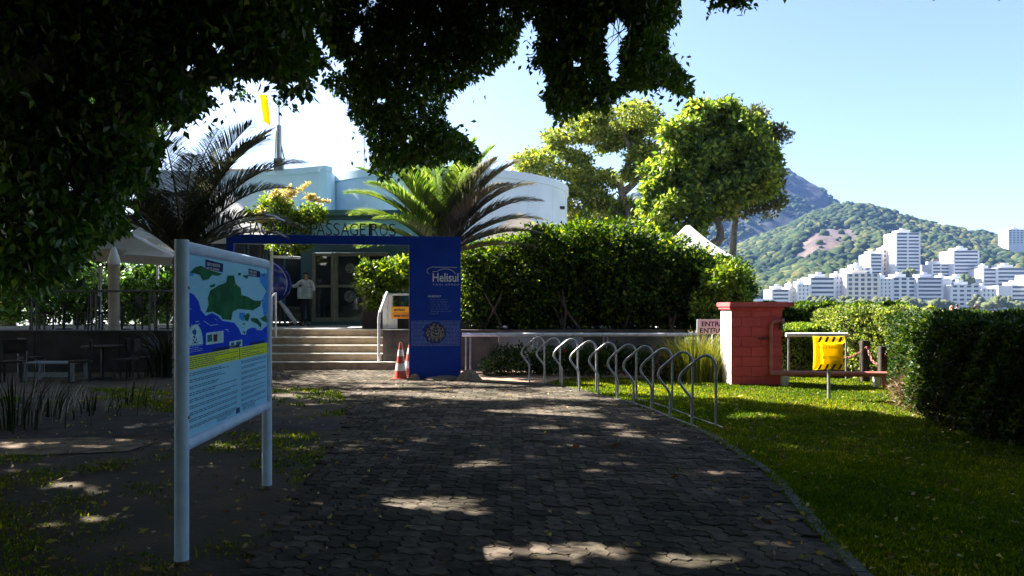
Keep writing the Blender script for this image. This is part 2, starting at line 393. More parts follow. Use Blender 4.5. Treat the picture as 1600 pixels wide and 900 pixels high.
# ------------------------------------------------------------------ overhead trees
canopy = [(1062, -60), (1062, 30), (1040, 45), (1045, 80), (1062, 100), (1085, 140), (1075, 150), (1050, 140), (1035, 130), (1010, 140), (990, 135), (965, 150), (955, 160), (950, 172), (925, 170), (905, 175), (885, 185), (870, 196), (862, 170), (852, 150), (858, 120), (850, 100), (835, 70), (850, 50), (832, 28), (820, 35), (810, 50), (805, 80), (790, 95), (765, 110), (750, 125), (725, 130), (712, 145), (700, 155), (692, 175), (700, 190), (730, 215), (752, 243), (740, 258), (700, 246), (680, 258), (640, 258), (620, 266), (600, 280), (588, 284), (577, 265), (582, 230), (562, 200), (550, 180), (545, 160), (530, 150), (512, 140), (505, 125), (520, 112), (545, 105), (525, 88), (505, 60), (490, 30), (480, 28), (485, 50), (500, 80), (518, 100), (500, 108), (482, 115), (488, 135), (492, 152), (475, 146), (465, 150), (445, 146), (438, 140), (425, 118), (400, 115), (375, 122), (372, 105), (362, 125), (345, 140), (335, 160), (320, 165), (300, 180), (270, 200), (250, 240), (240, 280), (205, 300), (190, 330), (208, 362), (150, 376), (130, 398), (112, 430), (85, 442), (60, 470), (20, 500), (-60, 520), (-60, -60)]
holes = [(144, 150, 7, 9), (190, 184, 10, 12), (252, 196, 14, 14), (335, 140, 10, 9), (298, 105, 8, 12), (340, 72, 12, 8), (415, 62, 5, 6), (360, 90, 6, 10), (108, 290, 9, 11), (127, 307, 6, 7), (15, 303, 6, 8), (235, 110, 4, 4), (870, 60, 4, 5), (900, 95, 6, 7), (560, 50, 6, 12), (595, 155, 9, 5), (640, 215, 5, 6), (455, 128, 7, 7), (20, 345, 10, 5), (965, 45, 14, 14), (957, 70, 10, 30), (960, 100, 9, 20), (805, 140, 1, 1)]
def project(P): return 800+P[:, 0]*F/P[:, 1], H0-(P[:, 2]-EYE)*F/P[:, 1]
M_ficus = leaf_mat('ficus_leaf', [(.016, .042, .01), (.045, .1, .018), (.1, .18, .03), (.26, .3, .05)], .35, (2.2, 2.5, .7), .34, spec=.55, pos=[0, .5, .93, 1.])
def clumps(n, region, drange, bx=(-60, 1090, -60, 430)):
    C = []
    while len(C) < n:
        x = rng.uniform(bx[0], bx[1], 4000); y = rng.uniform(bx[2], bx[3], 4000)
        k = in_poly(x, y, region); x = x[k]; y = y[k]
        dl, dh = drange(x); d = rng.uniform(0, 1, len(x))*(dh-dl)+dl
        C += list(zip((x-800)*d/F, d, EYE-(y-H0)*d/F, x, y))
    C = np.array(C[:n]); return C
def dr(x):
    lo = np.where(x > 830, 8.2, np.where(x > 480, 9., 5.5)); hi = np.where(x > 830, 10.5, np.where(x > 480, 12.5, 9.5)); return lo, hi
C = clumps(2300, canopy, dr)
nl = 80
P = np.repeat(C[:, :3], nl, 0)+rng.normal(size=(len(C)*nl, 3))*np.array([.115, .2, .135])
X, Y = project(P)
k = in_poly(X, Y, canopy) | (rng.uniform(size=len(P)) < .035)
for hx, hy, ra, rb in holes: k &= ~((((X-hx)/ra)**2+((Y-hy)/rb)**2) < 2.1+.5*np.sin(X*.7+Y*.5))
k &= ~lit(P[:, 0]+CXU*P[:, 2], P[:, 1]+CYU*P[:, 2])
P = P[k]; X = X[k]; Y = Y[k]
# extra sprays at the top right corner and by the windsock
ex = []
for (x, y, d, n) in [(1118, 2, 9, 60), (1150, 0, 9, 60), (1163, 3, 9, 30), (1135, -6, 9, 60), (378, 146, 9.6, 40), (438, 155, 9.6, 30), (845, 95, 9, 60), (560, 175, 10, 40)]:
    c = np.array(px(x, y, d)); ex.append(c+rng.normal(size=(n, 3))*np.array([.06, .1, .05]))
P = np.concatenate([P]+ex)
X, Y = project(P)
def split_tree(P):
    return np.where(P[:, 0] < -2.7, 0, 1)
tid = split_tree(P)
tw_mb = MB()
for q in range(420):
    c = C[rng.integers(len(C)), :3]; a_ = Vector(c); dv = Vector((rng.normal()*.5, rng.normal()*.5, -.6-rng.uniform(0, .5))).normalized(); b_ = a_-dv*rng.uniform(.3, .8); e_ = a_+dv*.25+Vector((rng.normal()*.05, 0, 0))
    ex_, ey_ = project(np.array([b_[:], e_[:]]))
    if not in_poly(ex_, ey_, canopy).all(): continue
    pts_ = [b_, a_+Vector((rng.normal()*.03, 0, .02)), e_]; tw_mb.tube(pts_, [.009, .006, .002], 4, cap=False)
# upper crown, outside the frame: throws the dappled shade
n = 640000
u = rng.uniform(-15, 12.5, n//14); v = rng.uniform(-9, 17.5, n//14); h = rng.uniform(5.2, 11.5, n//14)
cc = np.stack([u-CXU*h, v-CYU*h, h], 1)
Q = np.repeat(cc, 14, 0)+rng.normal(size=(len(cc)*14, 3))*np.array([.28, .28, .2])
qu = Q[:, 0]+CXU*Q[:, 2]; qv = Q[:, 1]+CYU*Q[:, 2]
qx, qy = project(np.where(Q[:, 1:2] > .3, Q, Q*np.array([1, 0, 1])+np.array([0, .3, 0])))
onscr = (Q[:, 1] > .3) & (qx > -40) & (qx < 1640) & (qy > -25)
k = ~onscr & ~lit(qu, qv) & (Q[:, 2] > 4.5)
Q = Q[k]
n2 = 60000; u = rng.uniform(-17, -5, n2//14); v = rng.uniform(16, 25, n2//14); h = rng.uniform(6.5, 10, n2//14)
Q2 = np.repeat(np.stack([u-CXU*h, v-CYU*h, h], 1), 14, 0)+rng.normal(size=(len(u)*14, 3))*.28
qx, qy = project(Q2); Q2 = Q2[((qx < -40) | (qy < -25) | (in_poly(qx, qy, [(-300, -300), (300, -300), (300, 150), (200, 270), (-300, 330)]) & (rng.uniform(size=len(qx)) < .8)))]; Q = np.concatenate([Q, Q2])
# visible canopy: where a wanted patch of light meets it, thin it out of the light's way only above the frame
trees = [thing('shade_tree', (-7.6, 6.6, 0), 'big dark shade tree whose leafy branches fill the upper left of the view', 'tree'),
         thing('shade_tree', (-12.6, 14.0, 0), 'dark shade tree whose drooping twigs hang over the blue gateway and path', 'tree')]
locs = [Vector(t.location) for t in trees]
tw_o = tw_mb.build('twigs', M_bark, trees[1]); tag(tw_o, kind='stuff')
for v in tw_o.data.vertices: v.co -= locs[1]
for i, t in enumerate(trees):
    Pi = P[tid == i]; leaves('crown', Pi-np.array(locs[i]), M_ficus, .085, .043, .55, parent=t)
    Qi = Q[(Q[:, 1] > 9.5) == (i == 1)]
    leaves('upper_crown', Qi-np.array(locs[i]), M_ficus, .2, .12, .2, parent=t)
    mb = MB(); L0 = locs[i]
    mb.tube([(0, 0, -.2), (.05, .05, .6), (-.1, .1, 2), (.2, -.1, 3.5), (.1, 0, 4.8)], [.62, .42, .34, .3, .27], 14)
    mb.build('trunk', M_bark, t, smooth=True)
    tgt = [[(-6.5, 7, 4.2), (-4.8, 7, 4.6), (-3.2, 7.3, 5.6), (-1, 8, 6.5)], [(-8, 8, 6), (-8.5, 10, 7.5), (-9, 12, 8.5)], [(-8.5, 5, 6), (-7, 3, 7.5), (-4, 2.5, 8.2)], [(-9, 6, 6), (-11.5, 6, 7.8)]] if i == 0 else \
          [[(-8, 14.8, 5.3), (-5, 14, 6.5), (-2.5, 12.3, 6.8), (-.5, 11, 6.6)], [(-10, 14, 6.5), (-12, 12, 8.5)], [(-8.8, 13.5, 6.5), (-6, 12.5, 7.6), (-1, 12.8, 9), (2, 12, 9.5)], [(-9.8, 16, 6.5), (-10.5, 17, 8.5)]]
    for br in tgt:
        pts = [Vector((.1, 0, 4.5))]+[Vector(p)-L0 for p in br]
        sm = []
        for a_, b_ in zip(pts, pts[1:]):
            for q in range(4): sm.append(a_.lerp(b_, q/4)+Vector((rnd.uniform(-.05, .05), rnd.uniform(-.05, .05), rnd.uniform(-.05, .05))))
        sm.append(pts[-1]); m_ = MB().tube(sm, [.2*(1-j/len(sm))+.03 for j in range(len(sm))], 9)
        m_.build('limb', M_barkg, t, smooth=True)
m_ = MB()
a_ = px(60, 112, 5.6); b_ = px(110, 78, 5.8); c_ = px(165, 52, 6.0); d_ = px(235, 30, 6.3)
pts = [locs[0]+Vector((.1, 0, 3.2)), px(-60, 150, 5.7), a_, b_, c_, d_, px(330, 5, 7)]
m_.tube([p-locs[0] for p in pts], [.2, .13, .11, .1, .09, .075, .06], 10).build('limb', M_barkg, trees[0], smooth=True)

# ------------------------------------------------------------------ grass and fallen leaves
def grass_pts(n, x0, x1, y0, y1, bias=1.):
    x = rng.uniform(x0, x1, n); y = y0+(y1-y0)*rng.uniform(0, 1, n)**bias; return x, y
gx = []; gy = []
for (x0, x1, y0, y1, n, bs) in ((.5, 9.5, 4., 16.5, 250000, 1.4), (-9, -1, 3.9, 14.5, 90000, 1.3), (-14, 14, 16.5, 40, 30000, 1.), (.5, 5, 3.9, 8, 60000, 1.)):
    x, y = grass_pts(n, x0, x1, y0, y1, bs); gx.append(x); gy.append(y)
gx = np.concatenate(gx); gy = np.concatenate(gy)
BED = [gp(x, y)[:2] for x, y in bed_px]
PLAT = [(-16, 18.1), (4.6, 18.1), (6.4, 22.5), (6.4, 33), (-16, 33)]
k = ~in_poly(gx, gy, PATH) & ~in_poly(gx, gy, SIDE) & ~in_poly(gx, gy, SAND) & ~in_poly(gx, gy, PLAT) & (np.abs(gx) < gy*.74+.3)
left = gx < -1.5+0*gy
patchy = wig(gx*.9, gy*.9)+.5*np.sin(gx*3.1+1)*np.sin(gy*2.7)
k &= ~(left & (gx < 0) & (patchy < .35+rng.uniform(-.5, .5, len(gx))))
kk = in_poly(gx, gy, BED); k &= ~(kk)
gx = gx[k]; gy = gy[k]
M_grass = leaf_mat('grass_blade', [(.022, .056, .01), (.062, .108, .012), (.15, .18, .016), (.28, .24, .06)], .42, (2.8, 2.4, .25), .7, spec=.1, pos=[0, .5, .9, 1])
P = np.stack([gx, gy, np.full(len(gx), .0)], 1)
ax = rng.normal(size=P.shape)*.5; ax[:, 2] = 1.
Ls = rng.uniform(.02, .055, len(P))*(1+.3*wig(gx*2, gy*2))*(.55+.045*np.clip(gy, 4, 12))
V, Fc = leaf_geo(P, ax, Ls, .008+.0013*gy, .1)
gv = np.clip(.45+.28*wig(gx*.6, gy*.7)+rng.normal(size=len(P))*.22, 0, 1)
o = np_mesh('grass', V, Fc, M_grass, None, np.concatenate([gv, gv]))
tag(o, 'short green grass growing on both sides of the paved path', 'grass', kind='stuff')
n = 2600
x = rng.uniform(-8, 8.5, n); y = 4+11*rng.uniform(0, 1, n)**1.4
k = (np.abs(x) < y*.74) & ((x < -1) | (x > 1.8) | (rng.uniform(size=n) < .22)); x = x[k]; y = y[k]
P = np.stack([x, y, np.full(len(x), .028)], 1); ax = rng.normal(size=P.shape); ax[:, 2] = rng.uniform(-.05, .35, len(P))
V, Fc = leaf_geo(P, ax, rng.uniform(.03, .085, len(P)), .03, .25)
M_fall = leaf_mat('fallen_leaf', [(.1, .05, .02), (.25, .15, .06), (.38, .3, .12), (.4, .34, .05)], .15, (1.5, 1.3, .6), .7)
v = rng.uniform(0, 1, len(P)); o = np_mesh('fallen_leaves', V, Fc, M_fall, None, np.concatenate([v, v])); tag(o, 'dry brown and yellow leaves fallen on the grass and paving', 'leaves', kind='stuff')
for (x, y) in ((1047, 753), (955, 700), (893, 703)):
    p = gp(x, y); V, Fc = leaf_geo(np.array([[p.x, p.y, .03]]), np.array([[1, .2, .15]]), .1, .07, .3)
    o = np_mesh('fallen_leaf', V, Fc, mat('orange_leaf', (.35, .1, .03), .7, (.3, .08, .02), 5))
    tag(o, {1047: 'single rust orange leaf lying on the shaded pavers right of centre', 955: 'small rust leaf on the pavers in the middle of the path', 893: 'tiny dry leaf on the pavers just left of another rust leaf'}[x], 'leaf')


# unseen trees added around the viewpoint to block skylight and deepen the shade
def simple_tree(loc, H, R, n, m, label, cat='tree', group=None, L=.2, W=.12, zc=None, tr=.3, squash=.8, down=.2, seedv=None, trunk=M_bark, lump=.35, lit_cut=False):
    t = thing('tree', loc, label, cat, group); zc = zc or H-R*squash
    nc = max(6, n//60); c = rng.normal(size=(nc, 3)); c = norm(c)*(rng.uniform(.25, 1, (nc, 1))**.45)*np.array([R, R, R*squash])
    c[:, 2] += zc; P = np.repeat(c, 60, 0)+rng.normal(size=(nc*60, 3))*R*lump*.5
    if lit_cut:
        W_ = P+np.array(loc); k = ~lit(W_[:, 0]+CXU*W_[:, 2], W_[:, 1]+CYU*W_[:, 2]); P = P[k]
    leaves('crown', P, m, L, W, down, parent=t)
    mb = MB(); mb.tube([(0, 0, -.2), (tr*.3, 0, zc*.4), (-tr*.2, tr*.3, zc)], [tr, tr*.75, tr*.5], 10)
    for k in range(6):
        a = 2*PI*k/6+rnd.random(); e = Vector((math.cos(a)*R*.65, math.sin(a)*R*.65, zc+rnd.uniform(-.1, .5)*R*squash))
        mb.tube([(0, 0, zc*.6), Vector((0, 0, zc*.8)).lerp(e, .5), e], [tr*.45, tr*.3, tr*.08], 7)
    mb.build('trunk', trunk, t, smooth=True)
    return t
for i, (x, y, H, R) in enumerate([(-7, -8, 9, 4.5), (1, -9, 9.5, 4.8), (9, -8, 9, 4.5), (13.5, 0, 8.5, 3.6), (-13, 0, 9, 4.5)]):
    simple_tree((x, y, 0), H, R, 9000, M_ficus, ['broad shade tree behind the viewer on the left', 'broad shade tree directly behind the viewer', 'broad shade tree behind the viewer on the right', 'round shade tree out of frame beyond the right hedge', 'broad shade tree out of frame on the left lawn'][i], group='shade trees around the viewer', L=.32, W=.22, zc=H*.5, squash=.95, lit_cut=True)

# ------------------------------------------------------------------ information board
A = Vector((*gp(284, 882)[:2], 0)); B = Vector((*gp(417, 763)[:2], 0)); ZT = 2.02; ZB = .735
bd = B-A; BW = bd.length; bx = bd.normalized(); bn = Vector((bx.y, -bx.x, 0))       # bn faces the path
if bn.x < 0: bn = -bn
board = thing('information_board', A, 'tall two-legged visitor board with blue map and yellow text band', 'information board')
MBD = Matrix(((bx.x, bn.x, 0, 0), (bx.y, bn.y, 0, 0), (0, 0, 1, 0), (0, 0, 0, 1)))     # local x along, y out, z up
for xx in (0, BW):
    MB().tube([(xx, 0, -.1), (xx, 0, ZT-.06 if xx else ZT)], .043, 20).build('post', M_post, board, smooth=True, M=MBD)
MB().tube([(0, 0, ZT-.045), (BW*.5, 0, ZT-.045), (BW-.06, 0, ZT-.045), (BW-.018, 0, ZT-.058), (BW, 0, ZT-.1)], .042, 20).build('top_rail', M_post, board, smooth=True, M=MBD)
MB().tube([(.02, 0, ZB), (BW-.02, 0, ZB)], .042, 20).build('bottom_rail', M_post, board, smooth=True, M=MBD)
for xx in (.0, BW):
    for zz in (ZB+.18, ZT-.3): MB().lathe([(.009, 0), (.012, .002), (.009, .007)], n=8).build('bolt', M_steel, board, M=MBD @ Matrix.Translation((xx, .042, zz)) @ Matrix.Rotation(-PI/2, 4, 'X'))
    MB().lathe([(.0435, -.02), (.0445, .0), (.0442, .012), (.0432, .03)], n=20).build('mud_splash', M_sand, board, M=MBD @ Matrix.Translation((xx, 0, 0)))
PX0, PX1, PZ0, PZ1 = .04, BW-.04, ZB+.035, ZT-.08
MB().bb(PX0-.01, PX1+.01, -.012, .012, PZ0-.01, PZ1+.01).build('panel', pmat('panel_light_blue', (.32, .66, .86), .6, (.28, .6, .82), 2), board, M=MBD)
def PM(u, v, off): return Vector((PX0+u*(PX1-PX0), off, PZ1-v*(PZ1-PZ0)))
def flat(name, polys, m, off=.0135, th=.0008):
    if 1 < len(polys) < 16:
        for p_ in polys: flat(name, [p_], m, off)
        return
    mb = MB()
    for pl in polys:
        n = len(pl); a = [PM(u, v, off) for u, v in pl]; mb.add(a, [tuple(range(n))])
    me = bpy.data.meshes.new(name); me.from_pydata([MBD @ Vector(v) for v in mb.v], [], mb.f)
    bm = bmesh.new(); bm.from_mesh(me); bmesh.ops.triangulate(bm, faces=bm.faces); bm.to_mesh(me); bm.free()
    o_ = link_mesh(name, me, m, board)
    if len(polys) > 15: o_['kind'] = 'stuff'
    return o_
def cu(X, Yc):          # zoomed crop reading -> panel u, v
    x = 250+X/4.5; y = 360+Yc/4.5; d = 2.12*F/(800-x); u = (d-4.84)/(6.36-4.84)
    yt = 392+(x-298)*20/120; yb = 678-(x-298)*49/120
    return (min(max(u, 0), 1), min(max((y-yt)/(yb-yt), 0), 1))
def cp(l): return [cu(*p) for p in l]
def rect(u0, u1, v0, v1): return [(u0, v0), (u1, v0), (u1, v1), (u0, v1)]
sea = [(215, 415), (245, 430), (275, 480), (290, 540), (320, 580), (360, 560), (400, 580), (430, 615), (480, 625), (510, 630), (540, 670), (560, 715), (590, 718), (600, 680), (640, 665), (700, 690), (757, 650), (757, 775), (215, 860)]
flat('map_sea', [cp(sea)], pmat('print_deep_blue', (.004, .04, .6), .35, (.006, .07, .68), 1.2), .0135)
flat('map_bay', [cp([(690, 270), (757, 270), (757, 560), (720, 600), (700, 470), (735, 400), (690, 330)]), cp([(545, 555), (585, 560), (575, 620), (545, 600)]), cp([(220, 270), (245, 285), (240, 300), (220, 300)])], pmat('print_mid_blue', (.04, .25, .8), .35, (.06, .35, .85), 2), .0137)
green = [[(350, 400), (400, 365), (455, 340), (465, 290), (510, 290), (520, 350), (555, 380), (560, 430), (600, 440), (650, 470), (700, 470), (690, 510), (640, 540), (590, 535), (540, 530), (500, 550), (490, 610), (430, 605), (420, 580), (370, 550), (320, 555), (340, 500), (335, 450)],
         [(220, 275), (250, 240), (290, 225), (330, 250), (380, 265), (430, 280), (400, 295), (360, 290), (340, 320), (300, 330), (280, 290), (240, 280)], [(345, 365), (385, 350), (375, 375), (350, 378)],
         [(575, 580), (605, 560), (620, 575), (605, 620), (585, 615)], [(625, 595), (670, 600), (700, 640), (695, 670), (670, 640), (630, 620)], [(690, 600), (735, 575), (740, 630), (710, 620)], [(570, 285), (610, 285), (600, 310), (575, 300)], [(535, 270), (555, 268), (555, 288), (538, 288)], [(700, 280), (725, 270), (720, 290)], [(565, 635), (585, 630), (580, 650)], [(565, 690), (590, 695), (580, 712)], [(720, 690), (733, 685), (733, 708), (722, 708)]]
flat('map_land', [cp(p) for p in green], pmat('print_green', (.012, .09, .04), .4, (.02, .15, .06), 8, lo=.4, hi=.6), .0139)
rr = random.Random(3); streets = []
for k in range(70):
    u = rr.uniform(0, .95); v = rr.uniform(.05, .45); a = rr.uniform(-.5, .5); l = rr.uniform(.02, .09)
    if v > .15+.3*u+.25: continue
    streets.append([(u, v), (u+l, v+a*l), (u+l, v+a*l+.004), (u, v+.004)])
flat('map_streets', streets, pmat('print_pale_teal', (.5, .75, .8), .4, (.2, .45, .6), 9), .0138)
flat('yellow_band', [rect(0, 1, .556, .634)], pmat('print_lime', (.68, .78, .03), .35, (.62, .72, .03), 3), .0138)
M_navy = pmat('print_navy', (.012, .03, .13), .4)
flat('title_plates', [cp([(318, 180), (435, 207), (433, 268), (318, 250)]), cp([(608, 235), (690, 255), (690, 300), (610, 292)]), rect(.25, .58, .535, .553), rect(.72, .95, .535, .553), [(.575, .556), (.583, .556), (.583, .634), (.575, .634)], rect(0, .004, .64, 1)], M_navy, .0142)
flat('stickers', [cp([(322, 700), (437, 685), (437, 770), (322, 785)]), cp([(476, 765), (565, 752), (565, 800), (478, 818)])], pmat('print_pale', (.5, .75, .85), .4), .0142)
flat('sticker_photo', [cp([(370, 712), (396, 708), (396, 760), (370, 764)])], pmat('print_brown', (.12, .03, .03), .4), .0144)
flat('sticker_block', [cp([(330, 715), (362, 710), (362, 760), (330, 765)]), cp([(488, 775), (508, 771), (508, 790), (488, 793)]), cp([(522, 769), (555, 763), (555, 785), (522, 790)])], pmat('print_teal', (.03, .15, .2), .4), .0144)
arc = [(.005+.115*(1-math.cos(a))/2*1.3, .5-.115*math.sin(a)) for a in [PI*k/16 for k in range(17)]]
flat('logo_dome', [arc], pmat('print_logo_blue', (.4, .75, .9), .4), .0142)
flat('logo_figure', [[(.055, .49), (.06, .44), (.05, .425), (.075, .40), (.09, .425), (.085, .45), (.105, .49)]], pmat('print_logo_dark', (.01, .1, .3), .4), .0144)
rows = []; rr = random.Random(5)
def lines(u0, u1, v0, v1, n, th, fill=.95):
    for k in range(n):
        v = v0+(v1-v0)*(k+.5)/n; u = u0; e = u1 if rr.random() < .6 else u0+(u1-u0)*rr.uniform(.3, .95)
        while u < e:
            w = rr.uniform(.008, .05); w = min(w, e-u); rows.append(rect(u, u+w, v-th/2, v+th/2)); u += w+.006
lines(.02, .56, .562, .63, 6, .0045); lines(.61, .97, .562, .63, 5, .0045)
v = .648
for k in range(9):
    lines(.02, .55, v, v+.02, 2, .0042); lines(.60, .97, v, v+.02, 2, .0042); v += .036
rows += []; lines(.3, .5, .955, .985, 3, .0035); lines(.62, .8, .955, .985, 3, .0035); rows.append(rect(.53, .58, .95, .985))
flat('text_lines', rows, pmat('print_text_blue', (.03, .09, .22), .5), .0142)
rows = []; lines(.02, .15, .5, .54, 4, .003)
flat('small_print', rows, pmat('print_text_pale', (.4, .6, .9), .5), .0142)
def btext(s, u, v, size, m, off=.0146, wd=None):
    M = MBD @ Matrix.Translation(PM(u, v, off)) @ UPR.copy()
    # text faces -Y in UPR; the board face is +y local, so mirror the basis
    R = Matrix(((1, 0, 0, 0), (0, 0, 1, 0), (0, 1, 0, 0), (0, 0, 0, 1)))
    return text_mesh('lettering', s, size, m, board, MBD @ Matrix.Translation(PM(u, v, off)) @ R, .0004, width=wd)
M_pwhite = pmat('print_white', (.8, .85, .88), .5)
btext('250', .02, .485, .075, M_pwhite, wd=.15); btext('oulioco', .005, .415, .05, M_pwhite, wd=.19)
btext('CRISTO REDENTOR', *cu(325, 222), .03, M_pwhite, wd=.27); btext('RIO DE JANEIRO', *cu(325, 250), .025, M_pwhite, wd=.25)
btext('MARACANA', *cu(614, 265), .03, M_pwhite, wd=.2); btext('RIO DE JANEIRO', *cu(614, 287), .024, M_pwhite, wd=.2)

# ------------------------------------------------------------------ blue gateway
D1 = 16.5; pR = px(720, 480, D1).x; pL = px(641, 480, D1).x
GX0 = px(353, 480, 15.9).x; gate = thing('gateway_sign', (pR, D1, 0), 'big cobalt blue gateway frame with tall lettered panel and silver letters on its beam', 'gateway')
topz = px(0, 370, D1).z; gl = Vector((GX0-pR, 15.9-D1, 0)); glen = gl.length; gd = gl.normalized(); gnn = Vector((-gd.y, gd.x, 0))
ang = math.atan2(-gd.y, -gd.x)
GM = Matrix.Rotation(ang, 4, 'Z')      # local: +x to the right, origin at right edge, panel from -1.13 to 0
PWD = (pR-pL)/math.cos(ang)
mb = MB(); mb.bb(-PWD, 0, 0, .14, .0, topz); mb.build('panel', M_bluepaint, gate, bevel=.006, M=GM)
MB().bb(-glen, -PWD-.002, .004, .136, topz-.19, topz-.0).build('beam', M_bluepaint, gate, bevel=.006, M=GM)
MB().bb(-glen, -glen+.15, .003, .137, 0, topz-.192).build('post', M_bluepaint, gate, bevel=.006, M=GM)
M_edge = mat('panel_edge_white', (.6, .6, .62), .5)
MB().bb(-PWD-.012, -PWD-.002, .01, .13, 0, topz-.2).build('edge_trim', M_edge, gate, M=GM)
M_let = mat('brushed_steel_letters', (.1, .1, .1), .4, (.05, .05, .05), 10, metal=.5)
M_hel = mat('sign_pale_print', (.7, .74, .85), .6)
def gtext(s, x, z, size, m, wd=None, y=-.002, off=0., ext=.001):
    return text_mesh('lettering', s, size, m, gate, GM @ Matrix.Translation((x, y, z)) @ UPR, ext, off=off, width=wd)
# raised letters, each its own piece
word = 'ESTAÇÃO DE PASSAGEIROS'
xs_px = [357, 370, 385, 393.5, 406, 419, 434, None, 452, 468, None, 482, 494, 507, 519, 532, 545, 560, 572, 578, 592, 606]
wpx = [9, 12, 11, 14, 13, 15, 15, 0, 12, 9, 0, 13, 14, 11, 11, 14, 14, 10, 4, 12, 14, 12]
def gx_(xp):
    k = (xp-800)/F; # intersect the view ray with the gate plane
    o2 = Vector((pR, D1)); d2 = Vector((math.cos(ang), math.sin(ang)))
    t = (k*o2.y-o2.x)/(d2.x-k*d2.y); return t
for ch, xp, w in zip(word, xs_px, wpx):
    if xp is None: continue
    a = gx_(xp); b2 = gx_(xp+w)
    text_mesh('letter', ch, .40, M_let, gate, GM @ Matrix.Translation((a, .07, topz+(.005 if ch != 'Ç' else .005))) @ UPR, .02, off=-.004, width=(b2-a)*.9)
for ch, xp, w in (('S', 673, 10), ('A', 694, 14)):
    text_mesh('letter', ch, .36, M_let, gate, GM @ Matrix.Translation((gx_(xp), .07, topz+.005)) @ UPR, .02, off=-.006, width=(gx_(xp+w)-gx_(xp))*.86)
def gz(y): return EYE-(y-H0)*D1/F
gtext('Helisul', gx_(675), gz(440), .27, M_hel, gx_(715.5)-gx_(675), off=.004)
gtext('T A X I   A É R E O', gx_(676), gz(446), .05, M_hel, gx_(717)-gx_(676))
# rotor line and cabin curve of the logo
def strip(name, pts, r, m):
    MB().tube([(x, -.004, z) for x, z in pts], r, 6).build(name, m, gate, smooth=True, M=GM)
strip('logo_line', [(gx_(674), gz(417.5)), (gx_(714), gz(418))], .006, M_hel)
strip('logo_line', [(gx_(670.5), gz(428)), (gx_(668), gz(426.5)), (gx_(667), gz(424)), (gx_(668), gz(421)), (gx_(671), gz(419)), (gx_(674), gz(418.5))], .005, M_hel)
strip('logo_line', [(gx_(676), gz(424.5)), (gx_(682), gz(424.3)), (gx_(687), gz(421.8)), (gx_(693), gz(420.6)), (gx_(700), gz(420.6)), (gx_(706), gz(422.5)), (gx_(710), gz(425.5)), (gx_(711.5), gz(428.5))], .006, M_hel)
gtext('HELIBOOKY', gx_(668.5), gz(464.3), .055, M_hel, gx_(689)-gx_(668.5), off=.001)
M_hel2 = mat('sign_dim_print', (.2, .28, .62), .6)
for i, (s_, x1) in enumerate([('• Tour pela Lagoa', 697), ('• Tour dos Esportes', 699), ('• Tour das Praias', 698), ('• Tour do Pão de Açúcar', 702), ('• Tour do Corcovado', 700), ('  Roteiros sobre o Rio', 703), ('• Tour VIP', 685)]):
    gtext(s_, gx_(671), gz(468.8+i*3.7), .042, M_hel2, (gx_(x1)-gx_(671)))
rr = random.Random(9); mb = MB()
for i in range(19):
    y = 501.5+i*2.1; x = 642.5
    while x < 718:
        w = rr.uniform(1.5, 6); x2 = min(x+w, 718.5); xc = (x+x2)/2
        if ((xc-679)/17)**2+((y-520)/17)**2 > 1: mb.bb(gx_(x), gx_(x2), -.003, .001, gz(y+.45), gz(y-.45))
        x = x2+.8
mb.build('small_print', M_hel2, gate, M=GM)
mb = MB(); mb.lathe([(.235, 0), (.235, .004)], n=40); mb.build('emblem_disc', mat('emblem_navy', (.01, .02, .12), .5), gate, M=GM @ Matrix.Translation((gx_(680), 0, gz(520))) @ Matrix.Rotation(PI/2, 4, 'X'))
mb = MB()
for k in range(150):
    a = rr.uniform(0, 2*PI); r = .2*math.sqrt(rr.random()); q = rr.uniform(0, PI); l = rr.uniform(.008, .028); w = rr.uniform(.004, .009)
    mb.box((0, 0, 0), (l*2, w*2, .002), Matrix.Translation((r*math.cos(a), r*math.sin(a), .0055)) @ Matrix.Rotation(q, 4, 'Z'))
mb.build('emblem_relief', mat('emblem_pale', (.4, .38, .3), .6, (.16, .15, .12), 40), gate, M=GM @ Matrix.Translation((gx_(680), 0, gz(520))) @ Matrix.Rotation(PI/2, 4, 'X'))

# boulders
M_rockb = mat('boulder', (.3, .22, .16), .85, (.16, .12, .09), 5, .8, 20)
def boulder(c, s, label, seed):
    bm = bmesh.new(); bmesh.ops.create_icosphere(bm, subdivisions=3, radius=1); r2 = random.Random(seed); ph = [r2.uniform(0, 6) for _ in range(6)]
    for v in bm.verts:
        p = v.co; q = 1+.09*math.sin(3*p.x+ph[0])+.08*math.sin(4*p.y+ph[1])+.07*math.sin(5*p.z+ph[2])+.03*math.sin(11*p.x+7*p.y+ph[3])
        v.co = Vector((p.x*s[0]*q, p.y*s[1]*q, p.z*s[2]*q))
    me = bpy.data.meshes.new('boulder'); bm.to_mesh(me); bm.free()
    for f in me.polygons: f.use_smooth = True
    o = link_mesh('boulder', me, M_rockb); o.location = c; tag(o, label, 'rock', 'rocks round the foot of the blue panel')
for i, (x, y, w, h, lb) in enumerate([(648, 592, 9, 8, 'small brown rock at the left foot of the blue panel, beside the cones'), (659, 590, 11, 11, 'pale rounded rock touching the left foot of the blue panel'), (692, 593, 26, 6, 'long low dark rock in front of the blue panel'), (733, 594, 20, 12, 'broad dark domed rock at the right foot of the blue panel')]):
    p = gp(x, y); k = p.y/F; boulder((p.x, p.y-.1, 0), (w*k*1.1, .24, h*k*1.25), lb, i)

